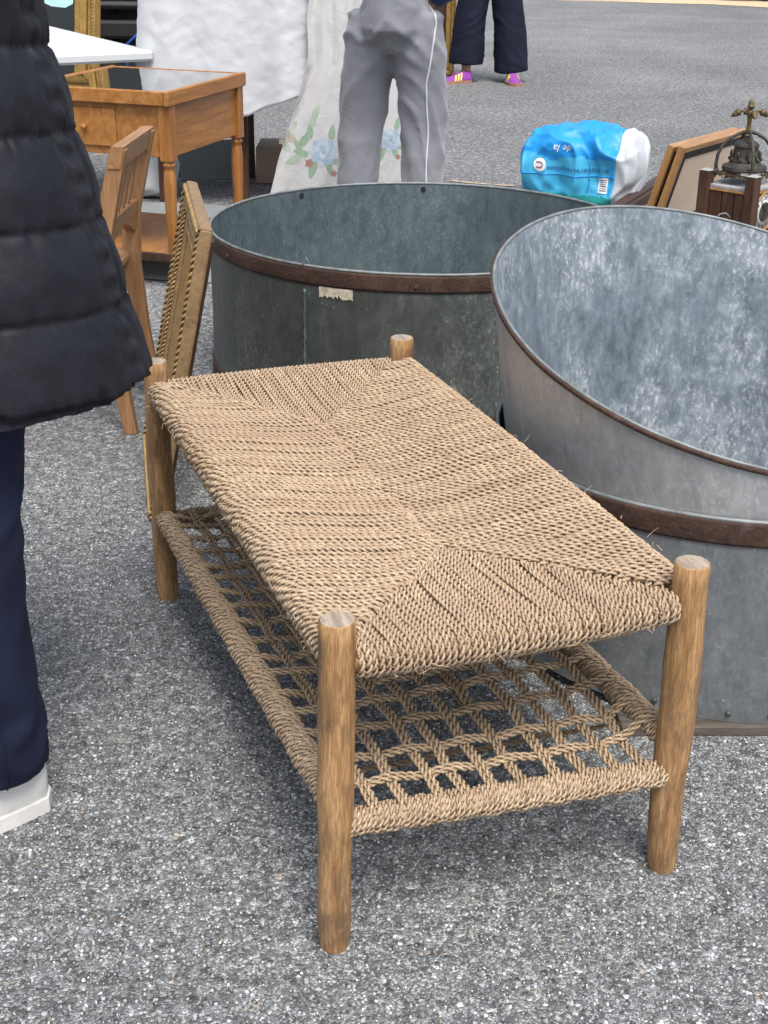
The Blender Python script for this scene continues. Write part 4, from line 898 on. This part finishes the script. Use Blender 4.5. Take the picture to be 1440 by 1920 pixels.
def bouquet(cx, cz, s=1.0):
    for k in range(9): a = 2*PI*k/9+.3; blob(cx+.045*s*math.cos(a), cz+.042*s*math.sin(a), a, .034*s, .026*s, pm['blue' if k % 2 else 'pale'], 'rose_petal', .0026+.0002*(k % 3))
    for k in range(7): a = 2*PI*k/7; blob(cx+.02*s*math.cos(a), cz+.018*s*math.sin(a), a+.6, .024*s, .015*s, pm['pale' if k % 2 else 'blue'], 'rose_petal', .0034+.0002*(k % 3))
    blob(cx, cz, 0, .012*s, .010*s, pm['dark'], 'rose_heart', .0042)
    for dx, dz, a, l, m in [(-.10, .06, .9, .045, 'green'), (-.075, .10, 1.5, .04, 'green'), (-.055, .155, 1.35, .035, 'leaf'), (-.04, .2, 1.2, .035, 'leaf'), (.04, .10, 1.4, .04, 'green'), (-.12, -.01, 2.9, .04, 'green'), (-.16, -.05, 3.6, .045, 'leaf'), (-.20, .02, 2.2, .035, 'leaf'), (-.06, -.09, 4.4, .05, 'green'), (.03, -.085, 5.0, .04, 'green'), (-.19, .09, 1.8, .025, 'leaf'), (-.15, .13, 1.2, .02, 'leaf'), (-.14, .03, 2.2, .035, 'green'), (.075, -.05, .2, .03, 'green')]:
        blob(cx+dx*s, cz+dz*s, a, l*s, l*.42*s, pm[m], 'leaf_print', .002)
    for fx, fz, r, m in [(-.075, -.06, .013, 'red'), (.05, -.11, .009, 'red'), (-.17, .06, .012, 'tan'), (-.22, .045, .010, 'tan')]:
        for k in range(5): a = 2*PI*k/5; blob(cx+(fx+r*math.cos(a))*s, cz+(fz+r*math.sin(a))*s, a, r*.9*s, r*.7*s, pm[m], 'small_flower', .003)
bouquet(-.315, .30, .95); bouquet(.01, .36, .75)
# white carrier bag, groundsheet and cardboard under the tables
def crumple(name, label, cat, loc, size, mat, sd, rz=0, amp=.12, sub=26):
    w = MB(); hx, hy, hz = size
    def fn(u, v):
        a = 2*PI*u; ph = PI*v; sx, sz = math.sin(ph), -math.cos(ph); e = .55
        p = lambda c: (abs(c)**e)*(1 if c > 0 else -1)
        k = 1+amp*nz(math.cos(a)*2.2*sx+sd, math.sin(a)*2.2*sx, sz*2.2)+amp*.6*(1-2*abs(nz(math.cos(a)*4*sx+sd, math.sin(a)*4*sx, sz*4+7)))
        return (hx/2*p(math.cos(a))*p(max(1e-4, sx))*k, hy/2*p(math.sin(a))*p(max(1e-4, sx))*k, max(.001, hz/2+hz/2*p(sz)*k))
    w.grid(fn, sub*2, sub, True); o = w.build(name, mat, None, True); o.location = loc; o.rotation_euler = (0, 0, rz); return tag(o, label, cat)
crumple('plastic_bag', 'crumpled white plastic bag on the ground behind the slatted chair', 'bag', (-1.28, 7.35, .006), (.34, .26, .24), M['whiteplastic'], 3)
w = MB(); w.grid(lambda u, v: (-1.95+1.25*u+.1*v, 5.75+1.5*v-.2*u, .005+.008*abs(nz(u*6, v*8))), 30, 40); tag(w.build('groundsheet', M['tarp'], None, True), 'thin grey groundsheet spread under the display table', 'groundsheet')
w = MB(); w.box((0, 0, .11), (.32, .012, .22)); o = w.build('cardboard_sheet', M['tarp']); o.location = (-.98, 7.75, .012); o.rotation_euler = (-.5, 0, .3); tag(o, 'grey card sheet leaning under the dark table', 'cardboard')
w = MB(); w.box((0, 0, .1), (.34, .3, .2), None, .008); o = w.build('carton', M['cardboard']); o.location = (-.55, 7.85, 0.002); tag(o, 'brown cardboard box on the ground under the dark table', 'box')
# ------------------------------------------------------------------ shopping bag
SB = thing('shopping_bag', 'large blue and white shopping bag lying on the asphalt behind the tubs', 'shopping bag', (1.03, 7.42, .004), math.radians(-24))
bx_, by_, bz_ = .60, .38, .32
mats = [m_plain('bag_light_blue', (.06, .42, .68), .5, 0, .12, 7, .25, 18), m_plain('bag_deep_blue', (.01, .27, .68), .5, 0, .12, 7, .25, 18), m_plain('bag_white', (.5, .53, .57), .55, 0, .04, 7, .3, 18), m_plain('bag_green', (.02, .3, .3), .4, 0, .2, 9, .2, 18)]
def bagpt(a, s, off=0.0):
    """a along the length 0..1, s round the section 0..1 (0 = bottom front edge, up the front)"""
    th = 2*PI*s; e = .62; p = lambda c: (abs(c)**e)*(1 if c > 0 else -1)
    y = -p(math.cos(th-PI/4-.45))*by_/2; z = p(math.sin(th-PI/4-.45))*bz_/2
    k = 1-.10*abs(2*a-1)**4-.30*max(0, abs(2*a-1)-.9)/.1; x = (a-.5)*bx_
    z2 = bz_/2+z*k+.03*math.sin(PI*a)*(z > 0); n = Vector((0, y, z)).normalized()
    cr_ = .016*nz(a*4, s*7, 2)+.034*(1-2.4*abs(nz(a*3.0+3+s*3, s*6-a*2, 6)))+.010*(1-2.4*abs(nz(a*7+1, s*13+a*3, 4)))
    q = Vector((x+.03*nz(s*6, a*3, 8), y*k, z2))+n*(cr_+off); q.z = max(.002, q.z); return q
w = MB(); nu, nv = 90, 120
V = [bagpt(i/nu, j/nv) for j in range(nv) for i in range(nu+1)]; F = []; MI = []
for j in range(nv):
    for i in range(nu):
        F.append((j*(nu+1)+i, j*(nu+1)+i+1, ((j+1) % nv)*(nu+1)+i+1, ((j+1) % nv)*(nu+1)+i)); s = j/nv; z = (V[F[-1][0]].z+V[F[-1][2]].z)/2; a = i/nu
        yy = V[F[-1][0]].y
        MI.append(2 if a > .86 else (3 if z < .05 else (1 if (z > .235+.03*nz(a*5, 1) or yy > .0) else 0)))
w.v = [tuple(p) for p in V]; w.f = F; w.mi = MI
for end in (0, nu):
    w.cur = 2 if end else 0; ring = [V[j*(nu+1)+end] for j in range(nv)]; c = sum(ring, Vector())/nv; c.x += .03*(1 if end else -1); w.add(ring+[c], [(j, (j+1) % nv, nv) for j in range(nv)])
bagb = w.build('bag_body', mats, SB, True)
def s_of(z, front=True): return min((abs(bagpt(.5, k/200).z-z)+(1 if bagpt(.5, k/200).y > -.05 else 0), k/200) for k in range(200))[1]
def on_bag(me_obj, a0, s0, scale, flip, off=.004):
    p = bagpt(a0, s0); ax = (bagpt(a0+.02, s0)-bagpt(a0-.02, s0)).normalized(); az = (bagpt(a0, s_of(p.z+.02))-bagpt(a0, s_of(p.z-.02))).normalized()
    for v in me_obj.data.vertices:
        x, y = v.co.x*scale*flip, v.co.y*scale*flip; aa = a0+x/bx_; zz = p.z+y; ss = s_of2(zz); n_off = off+v.co.z; v.co = bagpt(aa, ss, n_off)
_st = sorted((bagpt(.5, k/800).z, k/800) for k in range(800) if bagpt(.5, k/800).y < -.04); _sz = np.array([a for a, b in _st]); _ss = np.array([b for a, b in _st])
def s_of2(z): return float(np.interp(z, _sz, _ss))
from mathutils.bvhtree import BVHTree
_bv = BVHTree.FromPolygons([v.co for v in bagb.data.vertices], [tuple(p.vertices) for p in bagb.data.polygons])
def stick(obj, a0, z0, sc, flip):
    for v in obj.data.vertices:
        x, y, d_ = v.co.x*sc*flip, v.co.y*sc*flip, v.co.z; px_, pz_ = (a0-.5)*bx_+x, z0+y; h = _bv.ray_cast(Vector((px_, -1, pz_)), Vector((0, 1, 0)))
        v.co = Vector((px_, (h[0].y if h[0] is not None else -.19)-.004-d_, pz_))
    return obj
def disc(r, d_, n=28):
    w = MB(); V = [(0, 0, d_)]+[(r*q*math.cos(2*PI*k/n), r*q*math.sin(2*PI*k/n), d_) for q in (.5, 1) for k in range(n)]
    w.add(V, [(0, 1+k, 1+(k+1) % n) for k in range(n)]+[(1+k, 1+n+k, 1+n+(k+1) % n, 1+(k+1) % n) for k in range(n)]); return w
M['bagink'] = m_plain('bag_navy_ink', (.01, .08, .3), .5, 0, .1, 30, 0); M['logored'] = m_plain('logo_red', (.2, .012, .06), .5, 0, .1, 30, 0); M['printwhite'] = m_plain('print_white', (.8, .82, .84), .5, 0, .03, 20, 0)
stick(disc(.034, 0).build('logo_badge', M['printwhite'], SB, True), .2, .19, 1, 1)
lt = text_mesh('logo_letter', 'U', .055, 0, M['logored'], SB)
for v in lt.data.vertices: v.co = Vector((-v.co.y, v.co.x, .0025))
stick(lt, .2, .19, 1, 1)
stick(text_mesh('slogan', 'en matières recyclées', .036, 0, M['bagink'], SB), .53, .175, 1, -1)
stick(text_mesh('script_lettering', 'de la', .05, 0, M['printwhite'], SB, shear=.3), .40, .282, 1, -1)
w = MB(); w.grid(lambda u, v: (.05*(u-.5), .075*(v-.5), 0), 8, 8); bc = stick(w.build('barcode_label', M['printwhite'], SB, True), .75, .105, 1, 1)
for k in range(6):
    w = MB(); w.grid(lambda u, v: (.036*(u-.5), -.027+k*.0105+.005*random.Random(k).uniform(.5, 1)*v, .001), 6, 2); stick(w.build('barcode_bar', M['ink'], SB, True), .75, .105, 1, 1)
for nm, pts in (('seam', [(a/40*.86, .145) for a in range(41)]), ('seam', [(.62, .05+.18*k/30) for k in range(31)]), ('seam', [(.84, .05+.18*k/30) for k in range(31)])):
    w = MB(); w.tube([bagpt(a, s_of2(z), .001) for a, z in pts], .003, 6); w.build(nm, mats[1], SB, True)
# ------------------------------------------------------------------ dark moulded beam on the ground
a0, a1 = Vector((1.06, 6.78, 0)), Vector((1.78, 8.35, 0)); Lb = (a1-a0).length
w = MB(); prof = [(-.045, 0), (.045, 0), (.045, .045), (.03, .05), (.03, .062), (.012, .075), (-.012, .075), (-.03, .062), (-.03, .05), (-.045, .045)]
V = [(x, y, z) for x in (0, Lb) for y, z in prof]; n = len(prof); w.add(V, [(k, (k+1) % n, n+(k+1) % n, n+k) for k in range(n)]+[tuple(range(n))[::-1], tuple(range(n, 2*n))])
o = w.build('wooden_beam', M['wood_dark']); o.location = (a0.x, a0.y, .003); o.rotation_euler = (0, 0, math.atan2(a1.y-a0.y, a1.x-a0.x)); tag(o, 'dark moulded wooden beam lying between the shopping bag and the pictures', 'beam')
# ------------------------------------------------------------------ bell clock
CK = thing('bell_clock', 'dark wooden clock crowned by a bronze bell and acorn finial', 'clock', (1.53, 6.1, 0), math.radians(47))
cs = .225                                     # local -y face and -x face look at the camera
for x in (-cs/2, cs/2):
    for y in (-cs/2, cs/2):
        w = MB(); w.box((x, y, .195), (.05, .05, .385), None, .004); pz = w.build('corner_post', M['wood_darkz'], CK)
        w = MB(); V = [(x-.025, y-.025, .3885), (x+.025, y-.025, .3885), (x+.025, y+.025, .3885), (x-.025, y+.025, .3885), (x, y, .398)]; w.add(V, [(0, 1, 4), (1, 2, 4), (2, 3, 4), (3, 0, 4)]); w.build('post_cap', M['dust'], pz)
w = MB(); w.box((0, 0, .325), (cs+.005, cs+.005, .014), None, .002); w.build('top_board', M['dust'], CK)
w = MB(); w.box((0, 0, .312), (cs+.012, cs+.012, .01), None, .002); w.build('cornice', M['wood_frame'], CK)
w = MB(); w.box((0, 0, .03), (cs+.04, cs+.04, .05), None, .004); w.build('base', M['wood_darkz'], CK)
for k in range(3): w = MB(); w.box((-cs/2+.004, -.06+.06*k, .18), (.012, .056, .252), None, .003); w.build('side_panel', M['wood_darkz'], CK)
for k in range(3): w = MB(); w.box((cs/2-.004, -.06+.06*k, .18), (.012, .056, .252), None, .003); w.build('side_panel', M['wood_darkz'], CK)
for y in (-cs/2+.006, cs/2-.006): w = MB(); w.box((0, y, .18), (cs-.05, .01, .252)); w.build('face_panel', M['wood_darkz'], CK)
RX = rot('X', PI/2); dy = -cs/2-.002
w = MB(); w.lathe([(.001, .0), (.078, .0), (.078, .004), (.001, .004)], 40, (0, dy, .225), RX); dl = w.build('dial', M['dial'], CK, True)
w = MB(); w.lathe([(.077, 0), (.086, 0), (.088, .006), (.082, .01), (.077, .006), (.077, 0)], 40, (0, dy, .225), RX, False); w.build('bezel', M['wood_frame'], dl, True)
w = MB(); w.lathe([(.036, .0045), (.042, .0045), (.041, .007), (.037, .007)], 32, (0, dy, .225), RX); w.build('chapter_ring', M['bronze'], dl, True)
w = MB(); w.lathe([(.0005, .0042), (.036, .0042), (.036, .0055), (.0005, .0055)], 32, (0, dy, .225), RX); w.build('dial_centre', M['brass'], dl, True)
for k, tx in enumerate(['XII', 'I', 'II', 'III', 'IIII', 'V', 'VI', 'VII', 'VIII', 'IX', 'X', 'XI']):
    a = PI/2-k*PI/6; o = text_mesh('numeral', tx, .024, .0004, M['ink'], dl); o.location = (.06*math.cos(a), dy-.0048, .225+.06*math.sin(a)); o.rotation_euler = (PI/2, -(a-PI/2), 0)
for a, l, wd in ((2.2, .055, .005), (4.1, .038, .007)):
    w = MB(); w.box((l/2*math.cos(a), dy-.009, .225+l/2*math.sin(a)), (l, .0015, wd), rot('Y', -a)); w.build('hand', M['ink'], dl)
# gallery, bell, arms, finial
for s_ in (0, 1, 2, 3):
    q = rot('Z', s_*PI/2); w = MB(); h = .088
    w.box(q@Vector((0, -h, .375)), (2*h+.01, .008, .008), q); w.build('gallery_rail', M['brass'], CK)
    for k in range(4):
        w = MB(); c = Vector((-h+.02+k*.045, -h, .357)); w.tube([q@(c+Vector((.018*math.cos(t), 0, .016*math.sin(t)))) for t in [PI*j/8 for j in range(9)]], .003, 6); w.build('gallery_scroll', M['brass'], CK, True)
w = MB(); w.lathe([(.092, .388), (.096, .394), (.092, .402), (.074, .412), (.062, .43), (.055, .458), (.05, .485), (.052, .492), (.052, .498), (.044, .505), (.03, .512), (.016, .517), (.016, .53), (.001, .532)], 40); bell = w.build('bell', M['bronze'], CK, True)
for zz, rr_ in ((.404, .0905), (.49, .0525), (.43, .0635)):
    w = MB(); w.tube([(rr_*math.cos(2*PI*k/40), rr_*math.sin(2*PI*k/40), zz) for k in range(41)], .0032, 6, False); w.build('bell_moulding', M['bronze'], bell, True)
for k in range(10):
    a = 2*PI*k/10; w = MB(); w.ell((.061*math.cos(a), .061*math.sin(a), .455), (.007, .007, .016), n=8, m=6); w.ell((.066*math.cos(a+.16), .066*math.sin(a+.16), .436), (.007, .007, .009), n=8, m=6); w.build('relief_ornament', M['bronze'], bell, True)
for k in range(4):
    a = PI/4+k*PI/2; P = [(r_*math.cos(a), r_*math.sin(a), z_) for r_, z_ in ((.118, .375), (.124, .41), (.12, .455), (.104, .49), (.075, .52), (.04, .54), (.012, .548))]
    w = MB(); w.tube(P, [.009, .008, .0075, .007, .007, .007, .008], 8); am = w.build('bell_arm', M['bronze'], CK, True)
    w = MB(); w.ell((.122*math.cos(a), .122*math.sin(a), .382), (.014, .014, .018), n=10, m=7); w.build('arm_scroll', M['bronze'], am, True)
w = MB(); w.lathe([(.018, .54), (.02, .548), (.011, .556), (.009, .59), (.013, .615), (.016, .628), (.009, .636), (.006, .642)], 14); fn_ = w.build('finial', M['brass'], CK, True)
def acorn(p, dirv):
    w = MB(); q = Vector(dirv).to_track_quat('Z', 'Y').to_matrix(); w.lathe([(.001, 0), (.012, .003), (.015, .012), (.0155, .016), (.013, .017), (.0125, .024), (.009, .036), (.003, .043), (.0005, .046)], 12, p, q); w.build('acorn', M['brass'], fn_, True)
acorn((0, 0, .64), (0, 0, 1))
for k in range(4):
    a = PI/4*0+k*PI/2+.8; w = MB(); w.tube([(0.006*math.cos(a), .006*math.sin(a), .615), (.025*math.cos(a), .025*math.sin(a), .634), (.042*math.cos(a), .042*math.sin(a), .632)], [.006, .005, .005], 7); w.build('finial_branch', M['brass'], fn_, True)
    acorn((.042*math.cos(a), .042*math.sin(a), .634), (math.cos(a)*.8, math.sin(a)*.8, -.45))

# ------------------------------------------------------------------ vehicles
def vehicle(name, label, loc, rz, L, W, prof, glassband, paint, wr=.33):
    root = thing(name, label, 'car', loc, rz); w = MB(); n = len(prof); ys = [-W/2, -W/2+.06, W/2-.06, W/2]; V = []
    for k, y in enumerate(ys):
        s = 1 if k in (1, 2) else .94; V += [(x*s if False else x, y*(1 if z < .95 else .88), z) for x, z in prof]
    w.add(V, [(j*n+i, j*n+(i+1) % n, (j+1)*n+(i+1) % n, (j+1)*n+i) for j in range(3) for i in range(n)]+[tuple(range(n))[::-1], tuple(range(3*n, 4*n))])
    b = w.build('body', paint, root); m = b.modifiers.new('b', 'BEVEL'); m.width = .05; m.segments = 3
    for (x0, x1, z0, z1) in glassband:
        for sg in (-1, 1): w = MB(); w.box(((x0+x1)/2, sg*(W/2*.885+.012), (z0+z1)/2), (x1-x0, .012, z1-z0), None, .005); w.build('side_window', M['glassdark'], root)
    w = MB(); w.box((-L/2-.012, 0, 1.2), (.02, W*.7, .38), None, .008); w.build('rear_window', M['glassdark'], root)
    for zz, h, dx in ((.42, .16, .05), (.60, .12, .075), (.755, .05, .10)):
        w = MB(); w.box((-L/2-dx/2+.01, 0, zz), (dx, W*.98, h), None, .02); w.build('rear_bumper', M['blackplastic'], root)
    w = MB(); w.box((-L/2-.01, 0, .9), (.02, W*.8, .12), None, .008); w.build('tailgate_trim', M['blackplastic'], root)
    for sg in (-1, 1):
        w = MB(); w.box((-L/2-.008, sg*(W/2-.12), 1.02), (.02, .14, .3), None, .008); w.build('tail_light', M['redlamp'], root)
        w = MB(); w.box((L/2+.004, sg*(W/2-.22), .72), (.02, .26, .13), None, .008); w.build('headlight', M['glassdark'], root)
        for x in (-L/2+.8, L/2-.85):
            wh = thing_child('wheel', root, (x, sg*(W/2-.09), wr)); q = rot('X', PI/2)
            w = MB(); w.lathe([(wr*.62, -.1), (wr*.95, -.1), (wr, -.06), (wr, .06), (wr*.95, .1), (wr*.62, .1), (wr*.62, -.1)], 32, (0, 0, 0), q, False); w.build('tyre', M['tyre'], wh, True)
            w = MB(); w.lathe([(wr*.63, -.075), (wr*.58, -.05), (wr*.2, -.06), (.001, -.07)], 24, (0, 0, 0), q, False); w.lathe([(wr*.63, .075), (wr*.58, .05), (wr*.2, .06), (.001, .07)], 24, (0, 0, 0), q, False); w.build('rim', M['alloy'], wh, True)
    return root
vehicle('parked_van', 'black van parked at the back left behind the draped table', (-2.35, 12.35, 0), PI/2, 4.6, 1.9,
        [(-2.3, .3), (-2.3, .95), (-2.22, 1.85), (1.0, 1.88), (1.55, 1.2), (2.25, 1.05), (2.3, .35)], [(-1.9, -.6, 1.15, 1.65), (-.4, .75, 1.15, 1.65)], M['blackpaint'])
vehicle('parked_car', 'dark car parked on the pale gravel at the top right corner', (7.35, 24.6, 0), math.radians(8), 4.2, 1.75,
        [(-2.1, .28), (-2.1, .9), (-1.7, 1.42), (.5, 1.45), (1.1, .98), (2.05, .8), (2.1, .3)], [(-1.4, -.4, 1.02, 1.34), (-.25, .5, 1.02, 1.32)], M['blackpaint'])
w = MB(); w.tube([(-1.62, 8.9, .005), (-1.60, 8.85, .4), (-1.58, 8.8, .62), (-1.52, 8.8, .67), (-1.40, 8.8, .67), (-1.3, 8.82, .66), (-1.2, 8.9, .62), (-1.1, 8.95, .3), (-1.1, 8.95, .006)], .008, 8)
tag(w.build('blue_cord', M['bluecord'], None, True), 'blue cord hanging at the back of the black van', 'cord')
bpy.data.scenes.remove(_tmp_scene)
